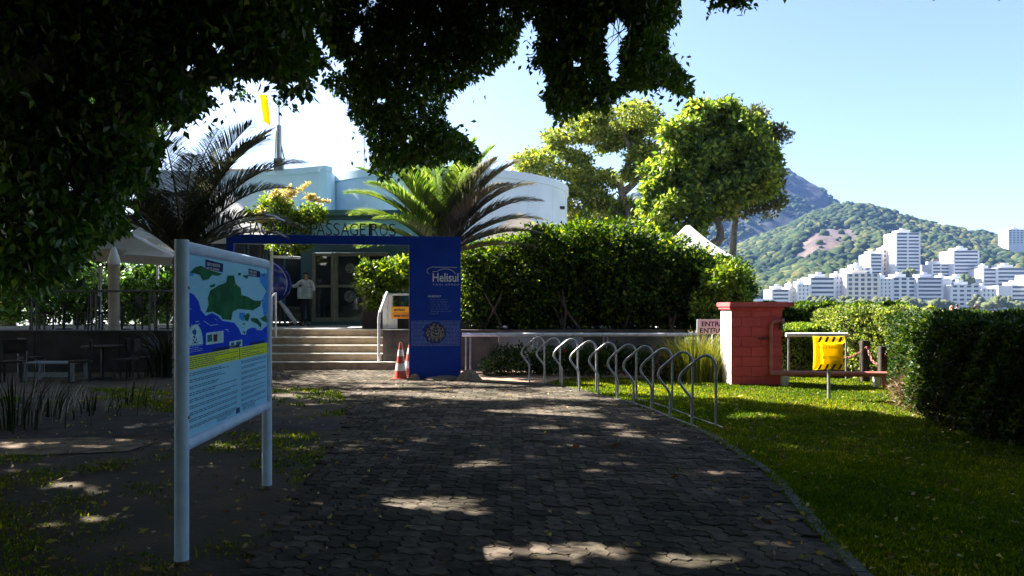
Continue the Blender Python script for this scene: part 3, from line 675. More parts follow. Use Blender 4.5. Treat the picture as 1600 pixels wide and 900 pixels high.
# ------------------------------------------------------------------ traffic cones
M_cone = mat('faded_red_cone', (.42, .06, .03), .55, (.33, .06, .04), 6); M_cw = mat('reflective_white', (.7, .7, .7), .4)
def cone_thing(loc, label, hgt=.82):
    t = thing('traffic_cone', loc, label, 'traffic cone', 'striped cones beside the blue panel')
    MB().bb(-.2, .2, -.2, .2, 0, .035).build('base', M_cone, t, bevel=.012)
    def r(z): return .15-(.15-.028)*(z/hgt)
    bands = [(0.035, .2, M_cone, 'body'), (.2, .36, M_cw, 'stripe'), (.36, .52, M_cone, 'body'), (.52, .66, M_cw, 'stripe'), (.66, hgt, M_cone, 'body')]
    for z0, z1, m, nm in bands:
        e = .003 if nm == 'stripe' else 0
        MB().lathe([(r(z0)+e, z0), (r(z1)+e, z1)], n=28).build(nm, m, t, smooth=True)
    return t
c0 = cone_thing((*gp(626, 593)[:2], 0), 'nearer red and white striped traffic cone, left of the pair by the blue panel')
c1 = copy_tree(c0); c1.location = Vector((*px(639, 480, 17.0)[:2], 0)); c1['label'] = 'further red and white traffic cone, half hidden behind the blue panel edge'; c1.rotation_euler = (0, .05, .6)

# ------------------------------------------------------------------ terrace, steps, walls
YF = 18.9; TZ = 1.0
XR_ = px(594, 480, YF).x; XL_ = -7.6
steps = thing('stone_steps', (XR_, YF, 0), 'five sandstone steps with pale edges leading up to the glass door', 'steps')
for i in range(5):
    y0 = YF+i*.3; z1 = .2*(i+1); xr = XR_+(.42 if i == 0 else 0.0)
    xs = [XL_, XL_+(xr-XL_)*.3, XL_+(xr-XL_)*.62, xr]
    for q in range(3):
        M_ = MB(); M_.bb(xs[q]-XR_+.003, xs[q+1]-XR_-.003, i*.3, i*.3+.34, z1-.2, z1-.03); M_.build('step_stone', M_stone, steps, bevel=.006)
    MB().bb(xs[0]-XR_, xs[-1]-XR_+.015, i*.3-.025, i*.3+.345, z1-.028, z1).build('tread', M_nose, steps, bevel=.006)
o = sheet('terrace', [(-16, 18.4), (XL_-.02, 18.4), (XL_-.02, YF+1.2), (XR_+.02, YF+1.2), (XR_+.02, 19.3), (4.9, 19.3), (6.0, 22.5), (6.0, 34), (-16, 34)], TZ, M_platform)
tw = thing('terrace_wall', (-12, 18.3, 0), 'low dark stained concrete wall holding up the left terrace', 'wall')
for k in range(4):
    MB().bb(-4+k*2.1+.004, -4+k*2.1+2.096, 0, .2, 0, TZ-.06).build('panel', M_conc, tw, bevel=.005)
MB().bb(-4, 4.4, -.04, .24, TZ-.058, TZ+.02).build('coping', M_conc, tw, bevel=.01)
rw = thing('retaining_wall', (XR_+.02, 19.15, 0), 'weathered low retaining wall from the steps along under the tall hedge', 'wall')
for k, (a_, b_) in enumerate([(0, .95), (.95, 3), (3, 5.2), (5.2, 7.8)]):
    MB().bb(a_+.004, b_-.004, 0, .22, 0, TZ-.03).build('panel', [M_conc, M_conc, mat('greyish_painted_wall', (.3, .3, .3), .8, (.16, .15, .15), 1.5, .3, 20), M_conc][k], rw, bevel=.005)
MB().bb(0, 7.8, -.03, .26, TZ-.028, TZ+.015).build('coping', M_conc, rw, bevel=.008)

for c_o in tw.children: c_o.data.materials[0] = mat('black_stained_concrete', (.05, .045, .036), .95, (.02, .018, .015), 1.8, .5, 18, detail=8)  # left wall gets a darker concrete copy, its shade put into the colour
# handrails of the steps
def rail(name, label, pts_list, r, m, cat='handrail', loc=(0, 0, 0)):
    t = thing(name, loc, label, cat); return t
hr = thing('stair_handrail', (XR_-.05, YF, 0), 'white painted handrail at the right side of the steps', 'handrail')
MB().tube([(0, .1, .1), (0, .1, 1.35)], .035, 10).build('post', M_wpaint, hr, smooth=True)
MB().tube([(0, .1, 1.18), (.02, .1, 1.45), (.0, 1.35, 2.0)], .04, 10).build('rail', M_wpaint, hr, smooth=True)
MB().tube([(0, 1.35, .9), (0, 1.35, 2.0)], .035, 10).build('post', M_wpaint, hr, smooth=True)
xl = px(431, 480, 19.9).x; hl = thing('stair_handrail', (xl, 19.9, 0), 'thin white handrail at the left of the steps beside the helicopter', 'handrail')
MB().tube([(0, 0, .6), (0, 0, 2.0)], .027, 8).build('post', M_wpaint, hl, smooth=True)
MB().tube([(0, 0, 1.98), (-.25, -.5, 1.62), (-.5, -1.0, 1.2), (-.5, -1.0, .1)], .027, 8).build('rail', M_wpaint, hl, smooth=True)
# white barrier with warning board
gt = thing('barrier_frame', (px(604, 480, 20.3).x, 20.3, TZ), 'white tubular barrier frame on the ledge right of the steps', 'barrier')
MB().bb(-.1, .17, -.06, .06, 0, .94).build('post', M_white, gt, bevel=.01); MB().tube([(-.05, 0, .95), (1.3, 0, .95)], .03, 8).build('rail', M_wpaint, gt, smooth=True)
MB().tube([(1.3, 0, 0), (1.3, 0, .95)], .03, 8).build('post', M_wpaint, gt, smooth=True)
MB().bb(.17, .3, -.05, .05, 0, .33).build('kick_plate', M_white, gt, bevel=.008)
ws = thing('warning_sign', (px(612, 480, 20.1).x, 20.1, px(0, 498, 20.1).z), 'orange warning board hung on the white barrier by the blue panel', 'sign')
MB().bb(0, .85, 0, .02, 0, .155).build('lower_board', M_orange, ws, bevel=.003); MB().bb(0, .85, 0, .02, .165, .33).build('upper_board', mat('amber_plastic', (.9, .42, .02), .5, (.85, .38, .02), 3), ws, bevel=.003)
text_mesh('lettering', 'aviso', .14, M_black, ws, Matrix.Translation((.06, -.002, .205)) @ UPR, .001, width=.3, off=.003)
text_mesh('lettering', 'warning', .14, M_black, ws, Matrix.Translation((.05, -.002, .045)) @ UPR, .001, width=.42, off=.003)

# slatted planters with shrubs
M_shrubY = leaf_mat('sunlit_shrub_leaf', [(.025, .055, .01), (.06, .12, .014), (.14, .22, .02), (.3, .35, .05)], .38, (2.4, 2.2, .5), .45)
M_slat = mat('brown_planter_slat', (.075, .04, .028), .7, (.04, .022, .016), 9)
def planter(loc, w, h, label, plab=None, sh=None):
    t = thing('planter', loc, label, 'planter', 'slatted planters along the terrace ledge')
    MB().bb(-w/2+.03, w/2-.03, -w/2+.03, w/2-.03, 0, h-.03).build('box', M_dark, t)
    n = int(h/.065)
    for k in range(n):
        z = h*(k+.5)/n; s_ = MB()
        s_.bb(-w/2, w/2, -w/2, -w/2+.025, z-.02, z+.02); s_.bb(-w/2, w/2, w/2-.025, w/2, z-.02, z+.02); s_.bb(-w/2, -w/2+.025, -w/2+.026, w/2-.026, z-.02, z+.02); s_.bb(w/2-.025, w/2, -w/2+.026, w/2-.026, z-.02, z+.02)
        s_.build('slat', M_slat, t)
    return t
planter((px(582, 0, 20.9).x, 20.9, TZ), .5, .52, 'brown slatted planter at the top right of the steps under the shrub')
planter((px(630, 0, 20.9).x, 20.9, TZ), .5, .52, 'brown slatted planter behind the warning sign')
planter((px(727, 0, 20.4).x, 20.4, TZ), .9, 1.0, 'tall brown slatted planter just right of the blue panel')
def bush(name, blobs, n, m, label, cat='shrub', L=.08, W=.045, stems=None, group=None, down=.0, base=None, jit=.5, val=None, kindm=M_bark, cl=.12):
    """blobs: (centre, radii, weight)"""
    base = Vector(base) if base is not None else Vector((blobs[0][0][0], blobs[0][0][1], 0))
    t = thing(name, base, label, cat, group); P = []
    tot = sum(b[2] for b in blobs); O = []
    for c, r, w in blobs:
        nn = int(n*w/tot); nc = max(3, nn//26)
        q = norm(rng.normal(size=(nc, 3)))*(rng.uniform(0, 1, (nc, 1))**.28)*np.array(r)+np.array(c)
        pp = np.repeat(q, 26, 0)+rng.normal(size=(nc*26, 3))*cl*.55; P.append(pp); O.append(norm(pp-np.array(c)))
    P = np.concatenate(P); O = np.concatenate(O); P = P-np.array(base)
    leaves('foliage', P, m, L, W, down, O*.8, parent=t, val=val, jit=jit)
    if stems:
        mb = MB()
        for (x, y, z0, z1, sp) in stems:
            for k in range(3):
                e = Vector((x+rnd.uniform(-sp, sp), y+rnd.uniform(-sp, sp), z1)); mb.tube([Vector((x, y, z0))-base, Vector((x, y, z0)).lerp(e, .5)+Vector((rnd.uniform(-.1, .1), 0, 0))-base, e-base], [.04, .03, .012], 6)
        tag(mb.build('stems', kindm, t, smooth=True), kind='stuff')
    return t
bush('shrub', [(px(590, 440, 21), (.55, .5, .5), 2), (px(620, 428, 21), (.55, .5, .42),2), (px(575, 425, 21), (.3, .3, .25), 1), (px(600, 470, 21), (.5, .4, .35), .7)], 9500, M_shrubY, 'bright yellow-green shrub growing from the planters at the top of the steps', base=(px(585, 0, 20.9).x, 20.9, TZ+.4), stems=[(px(585, 0, 20.9).x, 20.9, TZ+.4, 2.3, .4), (px(628, 0, 20.9).x, 20.9, TZ+.4, 2.3, .4)], L=.11, W=.06)
bush('shrub', [(px(733, 470, 20), (.18, .2, .2), 1)], 240, M_shrubY, 'small yellow-leaved plant right beside the blue panel edge', base=(px(735, 0, 20).x, 20, TZ), stems=[(px(735, 0, 20).x, 20, TZ, 1.9, .1)], L=.13, W=.07)

# ------------------------------------------------------------------ station building
bl = thing('station_building', (-4, 26, TZ), 'pale blue curved terminal building with glass doors behind the gateway', 'building')
BO = Vector((-4, 26, TZ))
def bwall(name, pts, z0, z1, m, thick=.25, cap=None):
    """vertical wall following plan points (world xy)"""
    mb = MB(); n = len(pts); P2 = [Vector((p[0], p[1])) for p in pts]; vs = []
    for i, p in enumerate(P2):
        t = (P2[min(i+1, n-1)]-P2[max(i-1, 0)]).normalized(); nn = Vector((-t.y, t.x))
        for (q, z) in ((p, z0), (p, z1), (p+nn*thick, z1), (p+nn*thick, z0)): vs.append(Vector((q.x, q.y, z))-BO)
    fs = []
    for i in range(n-1):
        for k in range(4): fs.append((i*4+k, i*4+(k+1) % 4, (i+1)*4+(k+1) % 4, (i+1)*4+k))
    fs += [(0, 1, 2, 3), tuple(range((n-1)*4, n*4))]
    mb.add(vs, fs); return mb.build(name, m, bl, smooth=True)
def arcp(c, R, a0, a1, n=30): return [(c[0]+R*math.cos(math.radians(a0+(a1-a0)*k/n)), c[1]+R*math.sin(math.radians(a0+(a1-a0)*k/n))) for k in range(n+1)]
DC = (-2.9, 31.0); DR = 5.2
bwall('round_tower', arcp(DC, DR, -175, 5), TZ, 6.22, M_wall_w)
bwall('parapet_band', arcp(DC, DR+.06, -175, 5), 6.225, 6.5, M_wall_w, .35)
# left drum wall, slightly concave and nearer
lw = [(-13.5, 26.6), (-12, 26.9), (-10.5, 27.0), (-9, 26.8), (-7.7, 26.4), (-6.5, 25.9)]
bwall('upper_wall', lw, 3.9, 6.35, M_wall_b); bwall('parapet_band', [(x, y-.06) for x, y in lw], 6.355, 6.55, M_wall_b, .36)
bwall('upper_wall', [(-6.49, 25.9), (-6.49, 28.4)], 3.9, 6.45, M_wall_b)
bwall('upper_wall', [(-7, 28.5), (-1, 28.5)], 3.9, 6.45, M_wall_b)
mb = MB()
mb.bb(-7.2, -1.8, 22.9, 28.4, 4.3, 4.42); mb.bb(-7.3, -1.7, 22.8, 28.4, 4.425, 4.6)
o = mb.build('canopy_roof', M_teal, bl, bevel=.01); 
for v in o.data.vertices: v.co -= BO
o = MB().bb(-7.18, -1.82, 22.92, 23.1, 3.72, 4.295).build('canopy_fascia', mat('mid_blue_fascia', (.25, .52, .66), .8, (.22, .47, .6), 1.5), bl)
for v in o.data.vertices: v.co -= BO
def bpart(name, x0, x1, y0, y1, z0, z1, m, bevel=.0):
    o = MB().bb(x0-BO.x, x1-BO.x, y0-BO.y, y1-BO.y, z0-BO.z, z1-BO.z).build(name, m, bl, bevel=bevel); return o
YD = 25.0
dx = lambda xp: px(xp, 0, YD).x
dz = lambda yp: px(0, yp, YD).z
bpart('facade', dx(470), dx(487), YD, YD+.3, TZ, 4.45, M_teal); bpart('facade', dx(487.2), dx(640), YD, YD+.3, dz(394), 4.45, M_teal)
bpart('facade', dx(606), dx(760), YD, YD+.3, TZ, dz(394.2), M_teal); bpart('facade', dx(487.2), dx(605.8), YD, YD+.3, TZ, TZ+.12, M_teal)
# glazed doors
fr_ = .1
for a_, b_ in ((488, 522), (523, 570), (571, 605)):
    x0, x1 = dx(a_), dx(b_)
    bpart('glass_pane', x0+.05, x1-.05, YD+.1, YD+.13, TZ+.15, dz(397), M_glassd)
    bpart('door_frame', x0, x0+fr_, YD-.03, YD+.16, TZ+.12, dz(395), M_doorf, .008); bpart('door_frame', x1-fr_, x1-.004, YD-.03, YD+.16, TZ+.12, dz(395), M_doorf, .008)
    bpart('door_frame', x0+fr_+.002, x1-fr_-.006, YD-.025, YD+.155, dz(400), dz(395.2), M_doorf, .008); bpart('door_frame', x0+fr_+.002, x1-fr_-.006, YD-.025, YD+.155, dz(449), dz(445), M_doorf, .008)
    bpart('door_frame', x0+fr_+.002, x1-fr_-.006, YD-.025, YD+.155, TZ+.121, TZ+.25, M_doorf, .008)
# round stickers on the door glass
M_stk = mat('door_sticker', (.25, .27, .25), .6, (.05, .06, .06), 25, lo=.45, hi=.55)
for (xp, yp, r) in ((547, 419, .17), (547, 463, .2)):
    MB().lathe([(r, 0), (r, .006)], n=24).build('door_emblem', M_stk, bl, M=Matrix.Translation(px(xp, yp, YD+.095)-BO) @ Matrix.Rotation(PI/2, 4, 'X'))
# dark glazed wing on the left
for k in range(6):
    x0 = dx(300+k*28.3); x1 = dx(300+(k+1)*28.3)
    bpart('glass_pane', x0+.02, x1-.02, YD+.25, YD+.28, TZ+.1, 4.3, M_glassd); bpart('mullion', x0-.03, x0+.03, YD+.2, YD+.33, TZ, 4.4, M_teal)
bpart('roof_edge', -16, dx(470), YD-.2, YD+1.5, 4.41, 4.7, M_teal)
for (y_, x0, x1, yy0, yy1) in ((22.8, 437, 469, 380, 392), (22.8, 425, 469, 401, 403)):
    MB().tube([px(x0, yy0, y_)-BO, px(x1, yy1, y_+.6)-BO], .045, 8).build('awning_arm', M_wpaint, bl, smooth=True)
for k_ in range(9):
    a_ = math.radians(-150+k_*17); q_ = Vector((DC[0]+(DR+.012)*math.cos(a_), DC[1]+(DR+.012)*math.sin(a_), 0))-BO
    MB().tube([q_+Vector((0, 0, 3.2)), q_+Vector((0, 0, 6.2))], .004, 4).build('wall_joint', mat('joint_shadow_grey', (.5, .58, .64), .9), bl)  # thin joint lines, slightly greyer than the wall
MB().bb(-.35, .35, -.25, .25, 0, .5).build('roof_unit', M_steel, bl, bevel=.02, M=Matrix.Translation(Vector((-5.4, 28.9, 6.4))-BO))
MB().tube([Vector((-6.6, 28.45, 6.5))-BO, Vector((-4, 28.45, 6.52))-BO, Vector((-2, 28.4, 6.5))-BO], .02, 5).build('cable', M_dark, bl)
# lamp and conduit on the round tower
p = px(876, 326, 29.3)
MB().bb(p.x-BO.x-.14, p.x-BO.x+.14, p.y-BO.y-.35, p.y-BO.y-.1, p.z-BO.z-.05, p.z-BO.z+.05).build('flood_lamp', M_dark, bl)
MB().tube([p-BO+Vector((0, -.05, 0)), p-BO+Vector((0, -.05, -1.2))], .02, 6).build('conduit', M_dark, bl)
MB().tube([px(520, 311, 28.2)-BO, px(560, 308, 28.3)-BO, px(600, 302, 28.4)-BO], .02, 6).build('cable', M_dark, bl)
MB().tube([px(538, 282, 28.3)-BO, px(538, 318, 28.3)-BO], .02, 6).build('cable', M_dark, bl)
MB().bb(-9.9, -6.9, 1.4, 1.6, 5.56, 5.68).build('roof_duct', mat('rusty_duct', (.25, .17, .12), .8), bl, M=Matrix.Translation((4-0.8, -.2, 0)))

# ------------------------------------------------------------------ helicopter cabin on the terrace
M_heli = mat('helicopter_blue', (.012, .02, .2), .25, (.01, .016, .16), 2); M_win = glass_mat('cabin_glass', (.05, .07, .07)); M_hw = mat('helicopter_stripe', (.5, .5, .52), .4)
HD = 23.6; hx = px(403, 0, HD).x; he = thing('helicopter_cabin', (hx, HD, TZ), 'rounded dark blue helicopter cabin with white outline stripe on the terrace', 'helicopter')
bm = bmesh.new(); bmesh.ops.create_uvsphere(bm, u_segments=32, v_segments=20, radius=1)
for v in bm.verts:
    p = v.co; x = p.x; k = 1.0 if x > 0 else 1-.35*abs(x)**1.5
    v.co = Vector((x*(1.06 if x > 0 else 1.5), p.y*.62*k, p.z*(.83 if p.z > 0 else .72)*k+1.33+.12*max(0, -x)))
me = bpy.data.meshes.new('fuselage'); bm.to_mesh(me); bm.free()
for f in me.polygons: f.use_smooth = True
link_mesh('fuselage', me, M_heli, he)
# side window following the hull
def hull(x, z):
    zz = (z-1.33)/(.83 if z > 1.33 else .72); q = 1-(x/1.06)**2-zz*zz; return -.62*math.sqrt(max(q, .01))
mb = MB(); wp = [(-.35, 1.98), (.05, 1.95), (.42, 1.82), (.62, 1.62), (.7, 1.38), (.1, 1.36), (-.35, 1.36)]
n = len(wp); c_ = (.15, 1.62)
ring = [(c_[0]+(x-c_[0])*f, c_[1]+(z-c_[1])*f) for f in (1, .66, .33) for x, z in wp]; vs = [Vector((x, hull(x, z)-.014, z)) for x, z in ring]+[Vector((c_[0], hull(*c_)-.014, c_[1]))]
fs = [(L*n+i, L*n+(i+1) % n, (L+1)*n+(i+1) % n, (L+1)*n+i) for L in (0, 1) for i in range(n)]+[(2*n+i, 2*n+(i+1) % n, 3*n) for i in range(n)]
mb.add(vs, fs).build('side_window', M_win, he, smooth=True)
MB().tube([(1.0*math.cos(a)*.99, hull(.99*math.cos(a), 1.33+.80*math.sin(a))*.4-.12, 1.33+(.80 if a > 0 else .69)*math.sin(a)) for a in [math.radians(80-k*12) for k in range(12)]], .018, 6).build('outline_stripe', M_hw, he, smooth=True)
for yy in (-.55, .55):
    MB().tube([(-1.6, yy, .05), (1.1, yy, .05), (1.32, yy, .12), (1.42, yy, .22)], .045, 8).build('skid', M_dark, he, smooth=True)
    for xx in (-.6, .75): MB().tube([(xx, yy*.3, .75), (xx+.12, yy, .08)], .035, 8).build('strut', M_dark, he, smooth=True)
MB().tube([(.8, -.3, .78), (1.1, -.5, .45), (1.4, -.62, .1)], [.05, .07, .06], 8).build('boarding_step', M_hw, he, smooth=True)

# ------------------------------------------------------------------ people
M_skin = mat('skin', (.38, .2, .13), .55); M_shirt = mat('white_shirt', (.62, .62, .64), .8); M_trou = mat('black_trousers', (.012, .012, .015), .8); M_hair = mat('black_hair', (.012, .009, .008), .6)
def skin_mesh(name, joints, edges, m, parent, sub=2, root=0):
    me = bpy.data.meshes.new(name); me.from_pydata([j[0] for j in joints], edges, [])
    o = bpy.data.objects.new(name, me); col.objects.link(o)
    md = o.modifiers.new('s', 'SKIN'); md.use_smooth_shade = True
    sv = me.skin_vertices[0].data
    for i, j in enumerate(joints):
        r = j[1]; sv[i].radius = r if hasattr(r, '__len__') else (r, r); sv[i].use_root = (i == root)
    sb = o.modifiers.new('d', 'SUBSURF'); sb.levels = sub; sb.render_levels = sub
    dg = bpy.context.evaluated_depsgraph_get(); dg.update()
    me2 = bpy.data.meshes.new_from_object(o.evaluated_get(dg)); bpy.data.objects.remove(o); me2.name = name
    me2.materials.clear()
    for f in me2.polygons: f.use_smooth = True
    return link_mesh(name, me2, m, parent)
def person(loc, label, rz=0., H=1.72, shirt=M_shirt, trousers=M_trou, hair=M_hair, pose='stand', skin=M_skin, long_hair=False, group=None):
    t = thing('person', loc, label, 'person', group, rz); t.scale = (H/1.72,)*3
    sit = pose == 'sit'; pz = .95
    # joints: facing -Y
    if pose == 'board':
        Lh = [(-.17, 0, 1.40), (-.32, -.05, 1.26), (-.50, -.16, 1.27), (-.545, -.19, 1.28)]; Rh = [(.17, 0, 1.40), (.27, -.02, 1.16), (.17, -.17, 1.08), (.15, -.2, 1.11)]
    else:
        Lh = [(-.17, 0, 1.40), (-.23, .01, 1.13), (-.2, -.12, .92), (-.19, -.16, .88)]; Rh = [(.17, 0, 1.40), (.23, .01, 1.13), (.2, -.12, .92), (.19, -.16, .88)]
    J = [((0, 0, .95), (.15, .105)), ((0, 0, 1.12), (.125, .09)), ((0, 0, 1.3), (.155, .1)), ((0, 0, 1.42), (.1, .075)), ((0, -.005, 1.5), .05), ((0, -.015, 1.57), (.066, .08)), ((0, -.012, 1.645), (.07, .085)), ((0, 0, 1.70), (.04, .05))]
    E = [(0, 1), (1, 2), (2, 3), (3, 4), (4, 5), (5, 6), (6, 7)]
    def arm(h, s):
        b0 = len(J); J.extend([(h[0], .055), (h[1], .042), (h[2], .028), (h[3], (.034, .016))]); E.append((3, b0)); E.extend([(b0, b0+1), (b0+1, b0+2), (b0+2, b0+3)])
        d = (Vector(h[3])-Vector(h[2])).normalized(); sd = d.cross(Vector((0, 0, 1))).normalized(); up = sd.cross(d)
        for q in range(4):
            p0 = Vector(h[3])+d*.03+up*(.024-.016*q); ln = (.075, .082, .076, .06)[q]
            i0 = len(J); J.extend([(tuple(p0), .009), (tuple(p0+d*ln*.5-sd*.006*s), .008), (tuple(p0+d*ln*.85-sd*.025*s), .007)]); E.extend([(b0+3, i0), (i0, i0+1), (i0+1, i0+2)])
        p0 = Vector(h[3])+up*.035-d*.01; i0 = len(J); J.extend([(tuple(p0), .01), (tuple(p0+up*.02+d*.03), .009)]); E.extend([(b0+3, i0), (i0, i0+1)])
    arm(Lh, 1); arm(Rh, -1)
    def leg(s):
        b0 = len(J); 
        J.extend([((s*.09, 0, .86), (.085, .09)), ((s*.095, -.01, .5), .055), ((s*.1, .02, .1), .036), ((s*.105, -.03, .04), (.035, .035)), ((s*.12, -.15, .03), (.04, .025))]); E.append((0, b0)); E.extend([(b0, b0+1), (b0+1, b0+2), (b0+2, b0+3), (b0+3, b0+4)])
    leg(-1); leg(1)
    skin_mesh('body', J, E, skin, t, 2, 0)
    # clothing
    a, b2 = (Lh, Rh)
    JS = [((0, 0, .93), (.168, .122)), ((0, 0, 1.12), (.142, .108)), ((0, 0, 1.3), (.172, .116)), ((0, 0, 1.43), (.11, .088)), (Lh[0], .07), (Lh[1], .062), (Rh[0], .07), (Rh[1], .062), (tuple(Vector(Lh[1]).lerp(Vector(Lh[2]), .55)), .047), (tuple(Vector(Rh[1]).lerp(Vector(Rh[2]), .55)), .047)]
    skin_mesh('shirt', JS, [(0, 1), (1, 2), (2, 3), (3, 4), (4, 5), (3, 6), (6, 7), (5, 8), (7, 9)], shirt, t, 2, 0)
    JT = [((0, 0, .98), (.16, .118)), ((-.09, 0, .86), (.1, .105)), ((-.095, -.01, .5), .07), ((-.1, .02, .1), .052), ((.09, 0, .86), (.1, .105)), ((.095, -.01, .5), .07), ((.1, .02, .1), .052)]
    skin_mesh('trousers', JT, [(0, 1), (1, 2), (2, 3), (0, 4), (4, 5), (5, 6)], trousers, t, 2, 0)
    for s in (-1, 1):
        MB().box((0, 0, 0), (.09, .25, .07), Matrix.Translation((s*.112, -.07, .035))).build('shoe', M_black, t, bevel=.025)
    bm = bmesh.new(); bmesh.ops.create_uvsphere(bm, u_segments=20, v_segments=14, radius=1)
    for v in bm.verts:
        p = v.co; 
        front = max(0, -p.y)
        v.co = Vector((p.x*.088, p.y*.105+.012, 1.648+p.z*.092+.045*front*(1 if p.z < .3 else 0)))
    me = bpy.data.meshes.new('hair'); bm.to_mesh(me); bm.free()
    for f in me.polygons: f.use_smooth = True
    link_mesh('hair', me, hair, t)
    if long_hair: MB().tube([(0, .06, 1.66), (0, .09, 1.5), (0, .09, 1.32)], [.07, .075, .04], 10).build('hair', hair, t, smooth=True)
    # face
    fm = MB(); fm.box((0, 0, 0), (.02, .03, .035), Matrix.Translation((0, -.1, 1.605))); fm.build('nose', skin, t, bevel=.007)
    for s in (-1, 1):
        MB().lathe([(.001, -.009), (.008, -.005), (.009, 0), (.008, .005), (.001, .009)], (s*.03, -.088, 1.628), 8).build('eye', M_black, t)
        MB().box((s*.075, -.005, 1.61), (.012, .03, .05)).build('ear', skin, t, bevel=.005)
    MB().box((0, -.091, 1.567), (.045, .012, .012)).build('mouth', mat('lips', (.25, .07, .06), .5), t, bevel=.004)
    return t
pw = px(478, 0, 23.9).x
person((pw, 23.9, TZ), 'woman in white shirt and black trousers holding a placard beside the glass door', .0, 1.74, pose='board')
pc = thing('placard', (pw, 23.9, TZ), 'white rectangular placard held in front of the woman by the door', 'placard')
MB().bb(-.19, .28, -.30, -.285, .87, 1.26).build('board', mat('placard_white', (.55, .62, .6), .5), pc, bevel=.003)
mb = MB()
for k in range(5): mb.bb(-.06, .14-.02*(k % 2), -.304, -.301, 1.17-k*.055, 1.182-k*.055)
mb.build('print', M_navy, pc); mb = MB()
for (x0, x1, z0, z1) in ((-.17, .26, 1.235, 1.243), (-.17, .26, .885, .893), (-.17, -.162, .8931, 1.2349), (.252, .26, .8931, 1.2349)): mb.bb(x0, x1, -.304, -.301, z0, z1)
mb.build('border', M_navy, pc)
M_s2 = mat('faded_rose_shirt', (.5, .2, .12), .8); M_blond = mat('light_brown_hair', (.4, .2, .09), .6); M_br = mat('brown_hair', (.06, .03, .02), .6)
person((px(1487, 0, 45).x, 45, .02), 'person with light brown hair and rose top, leftmost of three beyond the right hedge', .4, 1.66, M_s2, M_trou, M_blond, long_hair=True, group='people beyond the right hedge')
person((px(1500, 0, 45).x, 45.3, .05), 'dark-haired person in white shirt between two others beyond the right hedge', 2.9, 1.74, M_shirt, M_trou, M_hair, group='people beyond the right hedge')
person((px(1525, 0, 45).x, 45, .0), 'tanned person with dark brown hair, rightmost of three beyond the right hedge', 1.2, 1.72, M_skin, M_trou, M_br, long_hair=True, group='people beyond the right hedge')
person((px(1255, 0, 42).x, 42, .0), 'person in white shirt just right of the red pump house beyond the hedge', .2, 1.7, M_shirt, M_trou, M_hair)

# ------------------------------------------------------------------ palms
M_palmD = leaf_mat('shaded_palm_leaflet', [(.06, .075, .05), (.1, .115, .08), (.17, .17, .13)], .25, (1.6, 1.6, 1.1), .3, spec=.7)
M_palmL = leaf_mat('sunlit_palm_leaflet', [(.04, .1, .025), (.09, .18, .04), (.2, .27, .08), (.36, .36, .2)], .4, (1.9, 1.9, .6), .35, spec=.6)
M_palmG = leaf_mat('greyish_palm_leaflet', [(.1, .105, .07), (.17, .165, .12), (.28, .26, .2)], .35, (1.5, 1.4, 1.1), .4, spec=.5)
def palm(base, zc, fr, label, mats, L0=.42, trunk_r=.16, name='palm_tree'):
    t = thing(name, base, label, 'palm tree'); b0 = Vector((0, 0, zc))
    mb = MB(); pr = [(trunk_r*1.3, -.1)]
    nseg = max(4, int(zc/.12))
    for k in range(nseg): z = zc*k/nseg; pr += [(trunk_r*1.05, z), (trunk_r*.9, z+zc/nseg*.8)]
    pr.append((trunk_r*.8, zc)); mb.lathe(pr, n=14).build('trunk', M_bark, t, smooth=True)
    for i, (ang_, el, ln, bend, mi) in enumerate(fr):
        az = math.radians(ang_); e = math.radians(el); h = Vector((math.cos(az), math.sin(az), 0)); pts = []; p = b0.copy(); N = 26; st = ln/N
        for k in range(N+1):
            pts.append(p.copy()); ee = e-math.radians(bend*(.72 if L0 > .7 else .8))*(k/N)**1.7; p = p+(h*math.cos(ee)+Vector((0, 0, 1))*math.sin(ee))*st
        rc = MB().tube(pts, [.022*(1-k/(N+1))+.004 for k in range(N+1)], 6).build('frond', M_palmG if mi != 0 else M_barkg, t, smooth=True)
        P = []; AX = []; LL = []; M_ = 190 if L0 > .7 else 140
        for k in range(M_):
            f = .1+.9*k/M_; q = f*N; i0 = min(int(q), N-1); pos = pts[i0].lerp(pts[i0+1], q-i0); tg = (pts[i0+1]-pts[i0]).normalized()
            sd = tg.cross(Vector((0, 0, 1))); sd = sd.normalized() if sd.length > .05 else h.cross(Vector((0, 0, 1))); up = sd.cross(tg)
            for s_ in (-1, 1):
                a = tg*(.75+.5*f)+sd*s_*1.0+up*(.45-.2*f)+Vector((0, 0, -.1)); a += Vector((rnd.gauss(0, .07), rnd.gauss(0, .07), rnd.gauss(0, .07)))
                P.append(pos); AX.append(a); LL.append(L0*(math.sin(PI*min(1, f*.85+.12))**.6)*rnd.uniform(.85, 1.1))
        P = np.array(P); AX = norm(np.array(AX)); LL = np.array(LL)[:, None]; n = len(P)
        g = np.array([0, 0, -1.]); r = norm(np.cross(AX, g+.01)); w = .013 if L0 > .7 else .009
        V = np.empty((n, 6, 3)); m1 = P+AX*LL*.5; tp = P+AX*LL+g*LL*.16
        V[:, 0] = P-r*w*.5; V[:, 1] = P+r*w*.5; V[:, 2] = m1-r*w+g*LL*.02; V[:, 3] = m1+r*w+g*LL*.02; V[:, 4] = tp-r*.002; V[:, 5] = tp+r*.002
        bb = np.arange(n)[:, None]*6; Fc = np.concatenate([bb+np.array([[0, 1, 3, 2]]), bb+np.array([[2, 3, 5, 4]])], 0); v = np.clip(rng.normal(.5, .25, n), 0, 1)
        np_mesh('leaflets', V.reshape(-1, 3), Fc, mats[mi], rc, np.concatenate([v, v]))
    return t
